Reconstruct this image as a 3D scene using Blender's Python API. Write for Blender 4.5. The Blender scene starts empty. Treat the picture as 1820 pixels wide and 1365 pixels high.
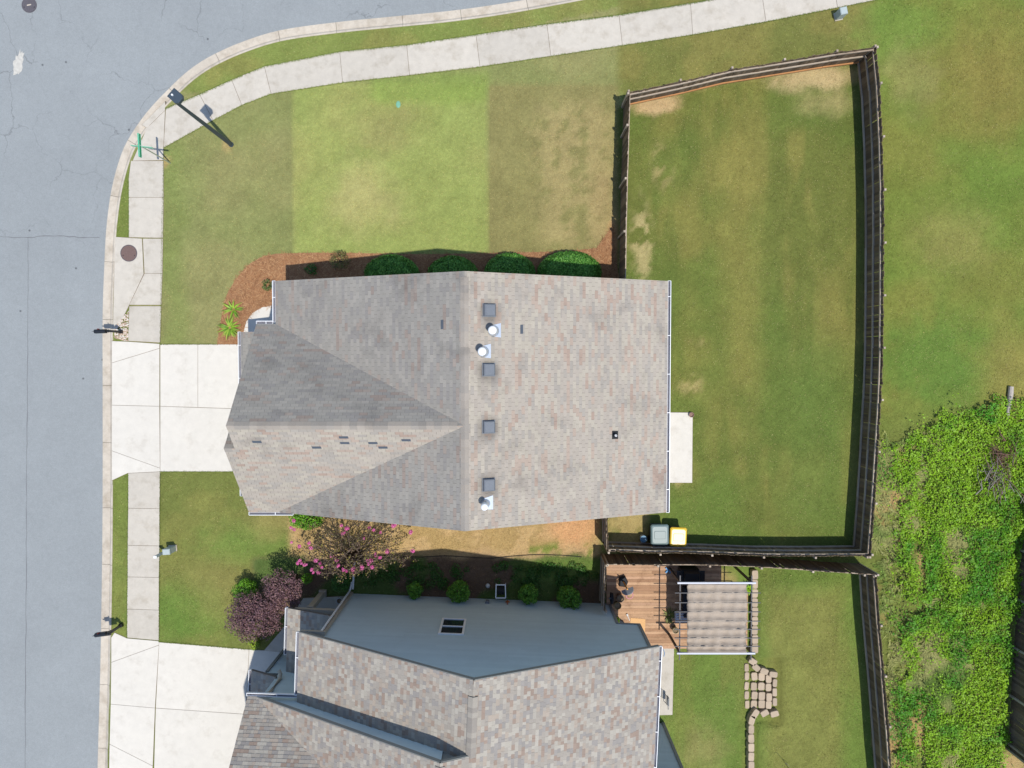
import bpy, math, random
import numpy as np
from mathutils import Matrix, Vector
R = math.radians
rnd = random.Random(7)
rng = np.random.default_rng(11)
SC = bpy.context.scene
COL = SC.collection

# ---------------------------------------------------------------- camera, sky, sun, exposure
CAM_H, FPX, TILT = 34.5, 1263.9, R(-1.93)      # drone height (m), focal length in photo pixels, tilt from straight down
cam_d = bpy.data.cameras.new('drone_camera')
cam_d.sensor_width = 36.0
cam_d.lens = 36.0 * FPX / 1820.0
cam_d.clip_end = 2000.0
cam = bpy.data.objects.new('drone_camera', cam_d)
cam.location = (0, 0, CAM_H)
cam.rotation_euler = (TILT, 0, 0)
COL.objects.link(cam)
SC.camera = cam
SUN = Vector((0.215, -0.25, 1.0)).normalized()   # towards the sun
elev = math.asin(SUN.z)
world = bpy.data.worlds.new('World'); SC.world = world; world.use_nodes = True
wn = world.node_tree.nodes; wl = world.node_tree.links
sky = wn.new('ShaderNodeTexSky'); sky.sky_type = 'NISHITA'; sky.sun_disc = False
sky.sun_elevation = elev; sky.sun_rotation = math.atan2(SUN.x, SUN.y)
sky.altitude = 300; sky.air_density = 1.0; sky.dust_density = 0.6; sky.ozone_density = 1.5
wn['Background'].inputs['Strength'].default_value = 0.15
wl.new(sky.outputs[0], wn['Background'].inputs['Color'])
sun_d = bpy.data.lights.new('sun', 'SUN'); sun_d.energy = 3.6; sun_d.angle = R(0.53); sun_d.color = (1.0, 0.955, 0.88)
sun = bpy.data.objects.new('sun', sun_d); COL.objects.link(sun)
sun.rotation_euler = SUN.to_track_quat('Z', 'Y').to_euler(); sun.location = (20, -20, 60)
SC.view_settings.view_transform = 'Standard'; SC.view_settings.look = 'None'
SC.view_settings.exposure = 0.28; SC.view_settings.gamma = 1.0

# ---------------------------------------------------------------- measuring helpers
CT, ST = math.cos(TILT), math.sin(TILT)
def at(u, v, z=0.0):
    """survey point: photo pixel + height above ground -> world x, y"""
    x, y, w = (u - 910.0) / FPX, -(v - 682.5) / FPX, -1.0
    Y = y * CT - w * ST; Z = y * ST + w * CT
    k = (z - CAM_H) / Z
    return (x * k, Y * k)
def at3(u, v, z=0.0):
    p = at(u, v, z); return (p[0], p[1], z)
def ats(pts, z=0.0):
    return [at(a, b, z) for a, b in pts]
def to_px(x, y, z=0.0):
    dz = z - CAM_H; c, s = math.cos(-TILT), math.sin(-TILT)
    Y = y * c - dz * s; Z = y * s + dz * c
    return 910 + FPX * x / -Z, 682.5 - FPX * Y / -Z
def lin(c):
    c = c / 255.0
    return c / 12.92 if c <= 0.04045 else ((c + 0.055) / 1.055) ** 2.4
K = 0.70
def C(r, g, b, k=K):
    return (lin(r) * k, lin(g) * k, lin(b) * k)
def vary(c, d, r=rnd):
    f = 1 + r.uniform(-d, d); return tuple(max(0.002, x * f) for x in c)

# ---------------------------------------------------------------- materials
def material(name, color=(0.5, 0.5, 0.5), rough=0.8, tint=False, noise=((8, 0.15),), bump=0.0, bscale=60, metal=0.0, spec=0.3, stain=None, objrand=0.0):
    m = bpy.data.materials.new(name); m.use_nodes = True
    nt = m.node_tree; n = nt.nodes; l = nt.links
    b = n['Principled BSDF']
    b.inputs['Roughness'].default_value = rough; b.inputs['Metallic'].default_value = metal
    b.inputs['Specular IOR Level'].default_value = spec
    tc = n.new('ShaderNodeTexCoord')
    geo = n.new('ShaderNodeNewGeometry')
    src = geo.outputs['Position']
    if tint:
        a = n.new('ShaderNodeAttribute'); a.attribute_name = 'tint'; cur = a.outputs['Color']
    else:
        rgb = n.new('ShaderNodeRGB'); rgb.outputs[0].default_value = (*color, 1); cur = rgb.outputs[0]
    def mult(fac_socket, cur):
        mx = n.new('ShaderNodeMix'); mx.data_type = 'RGBA'; mx.blend_type = 'MULTIPLY'; mx.inputs[0].default_value = 1.0
        l.new(cur, mx.inputs[6]); l.new(fac_socket, mx.inputs[7]); return mx.outputs[2]
    for sc, amt in noise:
        t = n.new('ShaderNodeTexNoise'); t.inputs['Scale'].default_value = sc; t.inputs['Detail'].default_value = 4
        t.inputs['Roughness'].default_value = 0.65
        l.new(src, t.inputs['Vector'])
        r = n.new('ShaderNodeMapRange'); r.inputs[1].default_value = 0.25; r.inputs[2].default_value = 0.75
        r.inputs[3].default_value = 1 - amt; r.inputs[4].default_value = 1 + amt; r.clamp = False
        l.new(t.outputs[0], r.inputs[0]); cur = mult(r.outputs[0], cur)
    if objrand:
        oi = n.new('ShaderNodeObjectInfo')
        r = n.new('ShaderNodeMapRange'); r.inputs[3].default_value = 1 - objrand; r.inputs[4].default_value = 1 + objrand
        l.new(oi.outputs['Random'], r.inputs[0]); cur = mult(r.outputs[0], cur)
    if stain:
        sc, lo, hi, col = stain
        t = n.new('ShaderNodeTexNoise'); t.inputs['Scale'].default_value = sc; t.inputs['Detail'].default_value = 6; t.inputs['Roughness'].default_value = 0.7
        l.new(src, t.inputs['Vector'])
        r = n.new('ShaderNodeMapRange'); r.inputs[1].default_value = lo; r.inputs[2].default_value = hi
        l.new(t.outputs[0], r.inputs[0])
        mx = n.new('ShaderNodeMix'); mx.data_type = 'RGBA'; mx.blend_type = 'MULTIPLY'
        l.new(r.outputs[0], mx.inputs[0]); l.new(cur, mx.inputs[6]); mx.inputs[7].default_value = (*col, 1); cur = mx.outputs[2]
    l.new(cur, b.inputs['Base Color'])
    if bump:
        t = n.new('ShaderNodeTexNoise'); t.inputs['Scale'].default_value = bscale; t.inputs['Detail'].default_value = 3
        l.new(src, t.inputs['Vector'])
        bp = n.new('ShaderNodeBump'); bp.inputs['Strength'].default_value = bump; bp.inputs['Distance'].default_value = 0.03
        l.new(t.outputs[0], bp.inputs['Height']); l.new(bp.outputs[0], b.inputs['Normal'])
    return m
M = {}
M['concrete'] = material('concrete', C(214, 206, 192), 0.9, noise=((0.35, 0.05), (3, 0.07), (30, 0.06)), bump=0.15, bscale=90, stain=(1.3, 0.50, 0.78, (0.74, 0.71, 0.66)), objrand=0.045)
M['drive'] = material('drive_concrete', C(234, 228, 216), 0.9, noise=((0.35, 0.035), (2.5, 0.05), (30, 0.05)), bump=0.12, bscale=90, stain=(1.1, 0.54, 0.8, (0.80, 0.78, 0.75)), objrand=0.02)
M['kerb'] = material('kerb_concrete', C(217, 206, 189), 0.9, noise=((0.5, 0.06), (5, 0.09), (40, 0.08)), bump=0.2, bscale=60, stain=(1.8, 0.45, 0.75, (0.70, 0.66, 0.61)), objrand=0.04)
M['joint'] = material('joint_soil', C(140, 122, 98), 0.95, noise=((12, 0.3),))
M['lawn'] = material('lawn_grass', tint=True, rough=0.95, noise=((0.7, 0.06), (2.4, 0.08), (7, 0.16), (28, 0.24)), bump=1.0, bscale=30, spec=0.1)
M['blade'] = material('grass_blade', tint=True, rough=0.85, noise=((2.0, 0.05),), spec=0.15)
M['terrain'] = material('far_grass', C(112, 128, 58), 0.95, noise=((0.1, 0.12), (2, 0.15), (20, 0.2)), bump=0.6, bscale=30)
M['leaf'] = material('leaf', tint=True, rough=0.55, noise=((3.0, 0.08),), spec=0.3)
M['bark'] = material('bark', C(120, 105, 92), 0.9, noise=((10, 0.25),), bump=0.5, bscale=40)
M['mulch'] = material('pine_straw', C(172, 128, 92), 0.95, noise=((1.2, 0.12), (14, 0.22), (60, 0.25)), bump=0.9, bscale=45)
M['roof_a'] = material('shingle_a', tint=True, rough=0.92, noise=((0.5, 0.06), (40, 0.10), (160, 0.12)), bump=0.25, bscale=200, stain=(0.55, 0.52, 0.78, (0.60, 0.60, 0.61)), spec=0.2)
M['roof_b'] = material('shingle_b', tint=True, rough=0.92, noise=((0.6, 0.05), (40, 0.09), (160, 0.12)), bump=0.25, bscale=200, spec=0.2)
M['deckroof'] = material('roof_deck', C(120, 115, 110), 0.9, noise=((6, 0.1),))
M['white'] = material('white_metal', (0.78, 0.79, 0.80), 0.4, noise=((4, 0.04),), spec=0.5)
M['gutin'] = material('gutter_inside', C(120, 120, 130), 0.6, noise=((5, 0.2),))
M['greymetal'] = material('grey_metal', C(120, 126, 134), 0.5, noise=((9, 0.08),), spec=0.5)
M['galv'] = material('galvanised', (0.62, 0.66, 0.70), 0.35, noise=((9, 0.06),), metal=0.75, spec=0.5)
M['dark'] = material('dark_rubber', C(40, 42, 46), 0.7, noise=((12, 0.15),))
M['black'] = material('black_paint', C(30, 34, 40), 0.4, noise=((12, 0.1),), spec=0.5)
M['slate'] = material('slate_paint', C(66, 80, 92), 0.45, noise=((6, 0.06),), spec=0.5)
M['siding'] = material('blue_siding', tint=True, rough=0.65, noise=((0.4, 0.04), (3, 0.03)), spec=0.3)
M['beige'] = material('beige_trim', C(196, 186, 168), 0.6, noise=((5, 0.05),))
M['trim'] = material('grey_trim', C(150, 152, 148), 0.6, noise=((5, 0.05),))
M['glass'] = material('window_glass', (0.02, 0.03, 0.035), 0.06, noise=((2, 0.1),), spec=0.8)
M['wood'] = material('weathered_wood', tint=True, rough=0.9, noise=((2, 0.12), (35, 0.18)), bump=0.4, bscale=80, spec=0.15)
M['deckwood'] = material('deck_wood', tint=True, rough=0.85, noise=((1.5, 0.10), (30, 0.16)), bump=0.3, bscale=70, stain=(2.2, 0.52, 0.75, (0.62, 0.58, 0.55)), spec=0.2)
M['paver'] = material('paver_stone', C(200, 180, 155), 0.9, noise=((4, 0.1), (50, 0.12)), bump=0.4, bscale=80, objrand=0.10)
M['pebble'] = material('pebble', tint=True, rough=0.8, noise=((60, 0.12),))
M['iron'] = material('cast_iron', C(126, 104, 98), 0.75, noise=((20, 0.2),), bump=0.3, bscale=60)
M['iron2'] = material('cast_iron_grey', C(104, 100, 106), 0.75, noise=((20, 0.2),), bump=0.3, bscale=60)
M['canopy'] = material('canopy_fabric', C(190, 176, 160), 0.9, noise=((3, 0.06), (40, 0.10)), bump=0.25, bscale=25)
M['green_sign'] = material('green_sign', C(30, 190, 135), 0.45, noise=((5, 0.04),), spec=0.5)
M['utility'] = material('utility_box', C(190, 202, 200), 0.5, noise=((6, 0.05),), spec=0.4)
M['tar'] = material('tar_seam', C(128, 130, 133), 0.8, noise=((3, 0.15),))
M['spill'] = material('pale_spill', C(212, 208, 198), 0.9, noise=((8, 0.2),))
def plain(name, rgb, rough=0.5, **k):
    return material(name, C(*rgb), rough, noise=((7, 0.06),), **k)

def asphalt():
    m = material('asphalt', C(162, 167, 168), 0.92, noise=((0.12, 0.05), (0.6, 0.04), (5, 0.05), (18, 0.10), (70, 0.22)), bump=0.4, bscale=90, spec=0.2)
    nt = m.node_tree; n = nt.nodes; l = nt.links; b = n['Principled BSDF']
    cur = b.inputs['Base Color'].links[0].from_socket
    geo = n.new('ShaderNodeNewGeometry')
    # wandering hairline cracks: cell borders of a warped Voronoi, kept where a slow noise allows
    wz = n.new('ShaderNodeTexNoise'); wz.inputs['Scale'].default_value = 1.1; wz.inputs['Detail'].default_value = 5
    l.new(geo.outputs['Position'], wz.inputs['Vector'])
    ad = n.new('ShaderNodeVectorMath'); ad.operation = 'MULTIPLY_ADD'; ad.inputs[1].default_value = (1.5, 1.5, 0)
    l.new(wz.outputs['Color'], ad.inputs[0]); l.new(geo.outputs['Position'], ad.inputs[2])
    vo = n.new('ShaderNodeTexVoronoi'); vo.feature = 'DISTANCE_TO_EDGE'; vo.voronoi_dimensions = '2D'; vo.inputs['Scale'].default_value = 0.42
    l.new(ad.outputs[0], vo.inputs['Vector'])
    r = n.new('ShaderNodeMapRange'); r.inputs[1].default_value = 0.0; r.inputs[2].default_value = 0.014; r.inputs[3].default_value = 1; r.inputs[4].default_value = 0
    l.new(vo.outputs['Distance'], r.inputs[0])
    mk = n.new('ShaderNodeTexNoise'); mk.inputs['Scale'].default_value = 0.35; mk.inputs['Detail'].default_value = 2
    l.new(geo.outputs['Position'], mk.inputs['Vector'])
    sep = n.new('ShaderNodeSeparateXYZ'); l.new(geo.outputs['Position'], sep.inputs[0])
    ry = n.new('ShaderNodeMapRange'); ry.inputs[1].default_value = 4.0; ry.inputs[2].default_value = 9.0; ry.inputs[3].default_value = 0.0; ry.inputs[4].default_value = 1.0
    l.new(sep.outputs[1], ry.inputs[0])
    r2 = n.new('ShaderNodeMapRange'); r2.inputs[1].default_value = 0.42; r2.inputs[2].default_value = 0.58
    l.new(mk.outputs[0], r2.inputs[0])
    m1 = n.new('ShaderNodeMath'); m1.operation = 'MULTIPLY'; l.new(r.outputs[0], m1.inputs[0]); l.new(r2.outputs[0], m1.inputs[1])
    m2 = n.new('ShaderNodeMath'); m2.operation = 'MULTIPLY'; l.new(m1.outputs[0], m2.inputs[0]); l.new(ry.outputs[0], m2.inputs[1])
    m3 = n.new('ShaderNodeMath'); m3.operation = 'MULTIPLY'; m3.inputs[1].default_value = 0.4; l.new(m2.outputs[0], m3.inputs[0])
    mx = n.new('ShaderNodeMix'); mx.data_type = 'RGBA'; l.new(m3.outputs[0], mx.inputs[0]); l.new(cur, mx.inputs[6]); mx.inputs[7].default_value = (0.04, 0.04, 0.045, 1)
    # old oil and leaf spots
    vs = n.new('ShaderNodeTexVoronoi'); vs.voronoi_dimensions = '2D'; vs.inputs['Scale'].default_value = 0.23
    l.new(geo.outputs['Position'], vs.inputs['Vector'])
    rs = n.new('ShaderNodeMapRange'); rs.inputs[1].default_value = 0.006; rs.inputs[2].default_value = 0.016; rs.inputs[3].default_value = 0.7; rs.inputs[4].default_value = 0
    l.new(vs.outputs['Distance'], rs.inputs[0])
    mx2 = n.new('ShaderNodeMix'); mx2.data_type = 'RGBA'; l.new(rs.outputs[0], mx2.inputs[0]); l.new(mx.outputs[2], mx2.inputs[6]); mx2.inputs[7].default_value = (0.045, 0.045, 0.05, 1)
    l.new(mx2.outputs[2], b.inputs['Base Color'])
    return m
M['asphalt'] = asphalt()

# ---------------------------------------------------------------- object helpers
WM = {}
def wmat(o):
    return WM.get(o.name, Matrix.Identity(4))
def link(o, parent=None, mat_world=None):
    COL.objects.link(o)
    if mat_world is not None:
        o.matrix_basis = mat_world
    if parent is not None:
        o.parent = parent
        o.matrix_parent_inverse = wmat(parent).inverted()
    if mat_world is not None: WM[o.name] = mat_world
    return o
def tag(o, label=None, cat=None, group=None, kind=None):
    if label: o['label'] = label
    if cat: o['category'] = cat
    if group: o['group'] = group
    if kind: o['kind'] = kind
    return o
def thing(name, loc, label, cat, group=None):
    o = bpy.data.objects.new(name, None); o.empty_display_size = 0.3
    link(o, None, Matrix.Translation(Vector(loc)))
    return tag(o, label, cat, group)
def raw_mesh(name, verts, faces, mat, tints=None, smooth=False):
    me = bpy.data.meshes.new(name)
    me.from_pydata([tuple(v) for v in verts], [], faces)
    if tints is not None:
        a = me.color_attributes.new('tint', 'FLOAT_COLOR', 'POINT')
        arr = np.ones((len(verts), 4), np.float32); arr[:, :3] = np.asarray(tints, np.float32)
        a.data.foreach_set('color', arr.ravel())
    if mat: me.materials.append(mat)
    if smooth: me.polygons.foreach_set('use_smooth', [True] * len(me.polygons))
    me.update()
    return me
def poly_mesh_np(name, V, nper, mat, tints=None):
    """V (N*nper,3): N separate polygons of nper corners; tints (N,3) per polygon"""
    me = bpy.data.meshes.new(name)
    nv = len(V); npoly = nv // nper
    me.vertices.add(nv); me.vertices.foreach_set('co', np.ascontiguousarray(V, np.float32).ravel())
    me.loops.add(nv); me.loops.foreach_set('vertex_index', np.arange(nv, dtype=np.int32))
    me.polygons.add(npoly)
    me.polygons.foreach_set('loop_start', np.arange(0, nv, nper, dtype=np.int32))
    me.polygons.foreach_set('loop_total', np.full(npoly, nper, np.int32))
    if tints is not None:
        a = me.color_attributes.new('tint', 'FLOAT_COLOR', 'POINT')
        arr = np.ones((nv, 4), np.float32); arr[:, :3] = np.repeat(np.asarray(tints, np.float32), nper, axis=0)
        a.data.foreach_set('color', arr.ravel())
    me.materials.append(mat); me.update(); me.validate()
    return me
class MB:
    def __init__(s): s.v = []; s.f = []; s.t = []
    def add(s, vs, fs, tint=(0.5, 0.5, 0.5)):
        k = len(s.v); s.v += [tuple(p) for p in vs]; s.t += [tint] * len(vs)
        s.f += [tuple(i + k for i in f) for f in fs]; return s
    def box(s, c, d, rz=0.0, tint=(0.5, 0.5, 0.5), mtx=None):
        hx, hy, hz = d[0] / 2, d[1] / 2, d[2] / 2; co, si = math.cos(rz), math.sin(rz)
        vs = []
        for z in (-hz, hz):
            for x, y in ((-hx, -hy), (hx, -hy), (hx, hy), (-hx, hy)):
                p = Vector((x * co - y * si, x * si + y * co, z))
                if mtx is not None: p = mtx @ Vector((x, y, z))
                vs.append((c[0] + p.x, c[1] + p.y, c[2] + p.z))
        return s.add(vs, [(3, 2, 1, 0), (4, 5, 6, 7), (0, 1, 5, 4), (1, 2, 6, 5), (2, 3, 7, 6), (3, 0, 4, 7)], tint)
    def prism(s, poly, z0, z1, bev=0.0, tint=(0.5, 0.5, 0.5)):
        a = sum(poly[i][0] * poly[(i + 1) % len(poly)][1] - poly[(i + 1) % len(poly)][0] * poly[i][1] for i in range(len(poly)))
        if a < 0: poly = poly[::-1]
        n = len(poly); fs = []
        vs = [(x, y, z0) for x, y in poly] + [(x, y, z1 - bev) for x, y in poly]
        rings = 2
        if bev:
            ins = inset(poly, bev); vs += [(x, y, z1) for x, y in ins]; rings = 3
        for r in range(rings - 1):
            for i in range(n):
                j = (i + 1) % n; fs.append((r * n + i, r * n + j, (r + 1) * n + j, (r + 1) * n + i))
        fs.append(tuple((rings - 1) * n + i for i in range(n))); fs.append(tuple(range(n - 1, -1, -1)))
        return s.add(vs, fs, tint)
    def beam(s, p0, p1, w, h, tint=(0.5, 0.5, 0.5), up=(0, 0, 1)):
        p0, p1 = Vector(p0), Vector(p1); d = (p1 - p0); L = d.length; d.normalize()
        sd = d.cross(Vector(up))
        if sd.length < 1e-4: sd = d.cross(Vector((0, 1, 0)))
        sd.normalize(); u = sd.cross(d)
        m = Matrix((d, sd, u)).transposed()
        return s.box((p0 + p1) / 2, (L, w, h), tint=tint, mtx=m)
    def tube(s, pts, rad, n=8, tint=(0.5, 0.5, 0.5), cap=True):
        pts = [Vector(p) for p in pts]; rad = rad if isinstance(rad, (list, tuple)) else [rad] * len(pts)
        vs = []; fs = []
        for i, p in enumerate(pts):
            d = (pts[min(i + 1, len(pts) - 1)] - pts[max(i - 1, 0)]).normalized()
            a = d.cross(Vector((0, 0, 1)))
            if a.length < 1e-3: a = Vector((1, 0, 0))
            a.normalize(); b = d.cross(a)
            for k in range(n):
                t = 2 * math.pi * k / n; vs.append(p + (a * math.cos(t) + b * math.sin(t)) * rad[i])
        for i in range(len(pts) - 1):
            for k in range(n):
                fs.append((i * n + k, i * n + (k + 1) % n, (i + 1) * n + (k + 1) % n, (i + 1) * n + k))
        if cap: fs += [tuple(range(n)), tuple((len(pts) - 1) * n + k for k in range(n - 1, -1, -1))]
        return s.add(vs, fs, tint)
    def lathe(s, prof, c, n=20, tint=(0.5, 0.5, 0.5), sx=1.0, sy=1.0):
        vs = []; fs = []
        for r, z in prof:
            for k in range(n):
                t = 2 * math.pi * k / n; vs.append((c[0] + r * sx * math.cos(t), c[1] + r * sy * math.sin(t), c[2] + z))
        for i in range(len(prof) - 1):
            for k in range(n):
                fs.append((i * n + k, i * n + (k + 1) % n, (i + 1) * n + (k + 1) % n, (i + 1) * n + k))
        fs += [tuple(range(n - 1, -1, -1)), tuple((len(prof) - 1) * n + k for k in range(n))]
        return s.add(vs, fs, tint)
    def build(s, name, mat, parent=None, smooth=False, tint=False):
        me = raw_mesh(name, s.v, s.f, mat, s.t if tint else None, smooth)
        o = bpy.data.objects.new(name, me)
        return link(o, parent)
def inset(poly, d):
    n = len(poly); out = []
    for i in range(n):
        p0, p1, p2 = Vector(poly[i - 1]), Vector(poly[i]), Vector(poly[(i + 1) % n])
        a = (p1 - p0).normalized(); b = (p2 - p1).normalized()
        na = Vector((-a.y, a.x)); nb = Vector((-b.y, b.x))
        m = na + nb
        if m.length < 1e-6: m = na
        m.normalize(); k = d / max(0.35, m.dot(na)); out.append(tuple(p1 + m * k))
    return out
def pip(px, py, poly):
    inside = np.zeros(np.shape(px), bool); n = len(poly); j = n - 1
    for i in range(n):
        xi, yi = poly[i]; xj, yj = poly[j]
        if yi != yj:
            c = ((yi > py) != (yj > py)) & (px < (xj - xi) * (py - yi) / (yj - yi) + xi); inside ^= c
        j = i
    return inside
def catmull(pts, k=8):
    out = []
    P = [pts[0]] + list(pts) + [pts[-1]]
    for i in range(1, len(P) - 2):
        p0, p1, p2, p3 = [np.array(q, float) for q in P[i - 1:i + 3]]
        for j in range(k):
            t = j / k
            out.append(tuple(0.5 * (2 * p1 + (p2 - p0) * t + (2 * p0 - 5 * p1 + 4 * p2 - p3) * t * t + (3 * p1 - p0 - 3 * p2 + p3) * t ** 3)))
    out.append(tuple(pts[-1])); return out
def vnoise(x, y, s, seed):
    """smooth value noise of world coordinates"""
    g = np.random.default_rng(seed).random((257, 257))
    fx = x / s + 50.37; fy = y / s + 50.91
    ix = np.floor(fx).astype(int); iy = np.floor(fy).astype(int); tx = fx - ix; ty = fy - iy
    tx = tx * tx * (3 - 2 * tx); ty = ty * ty * (3 - 2 * ty); ix %= 256; iy %= 256
    return (g[ix, iy] * (1 - tx) + g[ix + 1, iy] * tx) * (1 - ty) + (g[ix, iy + 1] * (1 - tx) + g[ix + 1, iy + 1] * tx) * ty
def fbm(x, y, s, seed, o=4):
    r = 0; a = 0.5
    for i in range(o): r = r + a * vnoise(x, y, s / 2 ** i, seed + i); a *= 0.55
    return r / 0.9

# ================================================================ THE GROUND
# street edge of the kerb, surveyed from the photograph
KP = [(166, 1640), (168, 1480), (171, 1365), (176, 1180), (179, 1000), (180, 850), (180, 700), (180, 560), (183, 470), (187, 400), (197, 330), (215, 268), (237, 228), (262, 194), (292, 162), (330, 126), (372, 98), (430, 72), (500, 51), (600, 37), (700, 27), (800, 17), (900, 3), (1000, -15), (1120, -38), (1260, -66), (1420, -98), (1700, -160)]
kerb_line = [Vector(at(*p)) for p in catmull(KP, 8)]
def resample(line, step):
    out = [line[0]]; acc = 0; i = 0; cur = line[0]
    while i < len(line) - 1:
        d = (line[i + 1] - cur).length
        if acc + d >= step:
            cur = cur + (line[i + 1] - cur) * ((step - acc) / d); out.append(cur); acc = 0
        else:
            acc += d; cur = line[i + 1]; i += 1
    out.append(line[-1]); return out
KL = resample(kerb_line, 0.4)
def normals(line):
    r = []
    for i in range(len(line)):
        d = (line[min(i + 1, len(line) - 1)] - line[max(i - 1, 0)]).normalized(); r.append(Vector((d.y, -d.x)))
    return r
KN = normals(KL)     # towards the lawn
ZS = -0.13
street_poly = [tuple(p) for p in KL] + [(60.0, KL[-1].y), (60, 40), (-40, 40), (-40, KL[0].y)]
lawn_cut = [tuple(p + n * 0.62) for p, n in zip(KL, KN)] + [(60.0, KL[-1].y), (60, 60), (-60, 60), (-60, KL[0].y)]

tag(MB().add([(-400, -400, -0.4), (400, -400, -0.4), (400, 400, -0.4), (-400, 400, -0.4)], [(0, 1, 2, 3)]).build('ground', M['terrain']), kind='structure')
mb = MB(); V = [(x, y, ZS) for x, y in street_poly]
mb.add(V, [tuple(range(len(V)))])
street = tag(mb.build('street', M['asphalt']), kind='structure')
# paving seams in the asphalt
def strip(pts, w, z, mat, name, parent):
    pts = [Vector(p) for p in pts]; N = normals(pts); v = []; f = []
    for i, (p, n) in enumerate(zip(pts, N)):
        ww = w * (0.6 + 0.8 * rnd.random())
        v += [tuple(p + n * ww / 2) + (z,), tuple(p - n * ww / 2) + (z,)]
        if i: f.append((2 * i - 2, 2 * i - 1, 2 * i + 1, 2 * i))
    return MB().add(v, f).build(name, mat, parent)
strip([Vector(at(x, 420 + 2 * math.sin(x * 0.05) + rnd.uniform(-0.8, 0.8))) for x in range(-60, 182, 9)], 0.035, ZS + 0.004, M['tar'], 'paving_seam', street)
strip([Vector(at(47 - (y - 420) * 0.006 + rnd.uniform(-0.7, 0.7), y)) for y in range(421, 1500, 16)], 0.03, ZS + 0.004, M['tar'], 'paving_seam', street)

# lawn sheet with the real colours of its grass
G = 0.16
gx = np.arange(-30, 30.01, G); gy = np.arange(-26, 22.01, G)
X, Y = np.meshgrid(gx, gy, indexing='ij')
U, Vv = to_px(X, Y)
def sstep(a, b, x): t = np.clip((x - a) / (b - a), 0, 1); return t * t * (3 - 2 * t)
wob = 34 * (fbm(X, Y, 2.2, 5) - 0.5); wob2 = 34 * (fbm(X, Y, 2.2, 15) - 0.5)
Uw = U + wob; Vw = Vv + wob2
def rect(u0, u1, v0, v1, s, u=None, v=None):
    u = Uw if u is None else u; v = Vw if v is None else v
    return sstep(u0 - s, u0 + s, u) * (1 - sstep(u1 - s, u1 + s, u)) * sstep(v0 - s, v0 + s, v) * (1 - sstep(v1 - s, v1 + s, v))
def blob(cu, cv, ru, rv, soft=0.5):
    d = np.sqrt(((Uw - cu) / ru) ** 2 + ((Vw - cv) / rv) ** 2) + 0.9 * (fbm(X, Y, 0.55, 58) - 0.5); return 1 - sstep(1 - soft, 1 + soft, d)
col = np.zeros(X.shape + (3,)); col[:] = C(112, 126, 56)
def paint(mask, c, k=1.0):
    global col
    m = np.clip(mask * k, 0, 1)[..., None]; col = col * (1 - m) + np.array(C(*c)) * m
n1 = fbm(X, Y, 6, 21); n2 = fbm(X, Y, 2.0, 31); n3 = fbm(X * 3.0, Y * 0.6, 3.0, 41); n4 = fbm(X, Y, 0.7, 51)
# front lawn
front = rect(190, 1106, -60, 640, 3, U, Vv)
paint(front, (141, 143, 90))
paint(front * sstep(0.45, 0.7, n1), (130, 142, 82), 0.8)
paint(rect(285, 330, 250, 620, 18), (120, 140, 70), 0.6)
sod = rect(524, 868, 150, 452, 4, U + 6 * (n4 - .5) + 14 * (0.5 - Vv / 900), Vv)
paint(sod, (150, 159, 87))
paint(sod * sstep(0.35, 0.65, n2), (162, 163, 96), 0.7)
paint(sod * sstep(0.5, 0.75, n1), (138, 158, 80), 0.7)
paint(blob(650, 360, 60, 60, 0.8), (176, 168, 112), 0.6); paint(blob(690, 235, 60, 40, 0.8), (150, 142, 92), 0.5)
paint(rect(660, 860, 128, 185, 14), (130, 158, 68), 0.65)
paint(rect(868, 1100, 150, 450, 4, U, Vv), (137, 133, 82), 0.85)
paint(rect(960, 1096, 190, 440, 30) * sstep(0.42, 0.64, fbm(X, Y, 0.45, 59)), (172, 158, 108), 0.6)
paint(rect(1050, 1100, 300, 450, 20), (170, 150, 105), 0.45)
paint(blob(1085, 440, 16, 45), (176, 128, 92), 0.9)
# verge strips by the kerb
paint(rect(150, 1250, -120, 130, 30) * (1 - front), (118, 138, 62))
d_verge = rect(300, 1100, -60, 165, 4, U, Vv) * (Vv < 175 - (U - 330) * 0.21)
paint(d_verge, (120, 140, 62), 0.8); paint(d_verge * sstep(0.5, 0.7, n2), (136, 138, 72), 0.7)
paint(rect(198, 232, 300, 1140, 3, U, Vv), (112, 130, 58))
paint(rect(198, 232, 840, 1140, 3, U, Vv) * sstep(0.45, 0.65, n2), (128, 138, 66), 0.7)
# north of the back fence, and the field on the right
nf = rect(1100, 1560, -80, 170, 10, U, Vv); paint(nf, (116, 124, 60))
paint(nf * sstep(0.45, 0.7, n2), (132, 130, 66), 0.8)
fld = sstep(1545, 1575, U); paint(fld, (112, 130, 50))
paint(fld * sstep(0.4, 0.62, n1), (126, 130, 56), 0.7); paint(fld * sstep(0.5, 0.8, fbm(X, Y, 4, 77)), (102, 134, 48), 0.6)
paint(blob(1590, 50, 80, 60), (106, 140, 54), 0.7); paint(blob(1770, 140, 90, 90, .8), (136, 124, 60), 0.6); paint(blob(1625, 140, 50, 60), (140, 140, 80), 0.6)
paint(blob(1690, 430, 70, 60, .8), (142, 138, 74), 0.6); paint(blob(1660, 640, 110, 70, .6), (92, 130, 48), 0.8)
paint(blob(1800, 660, 50, 80, .8), (150, 138, 70), 0.5)
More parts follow.
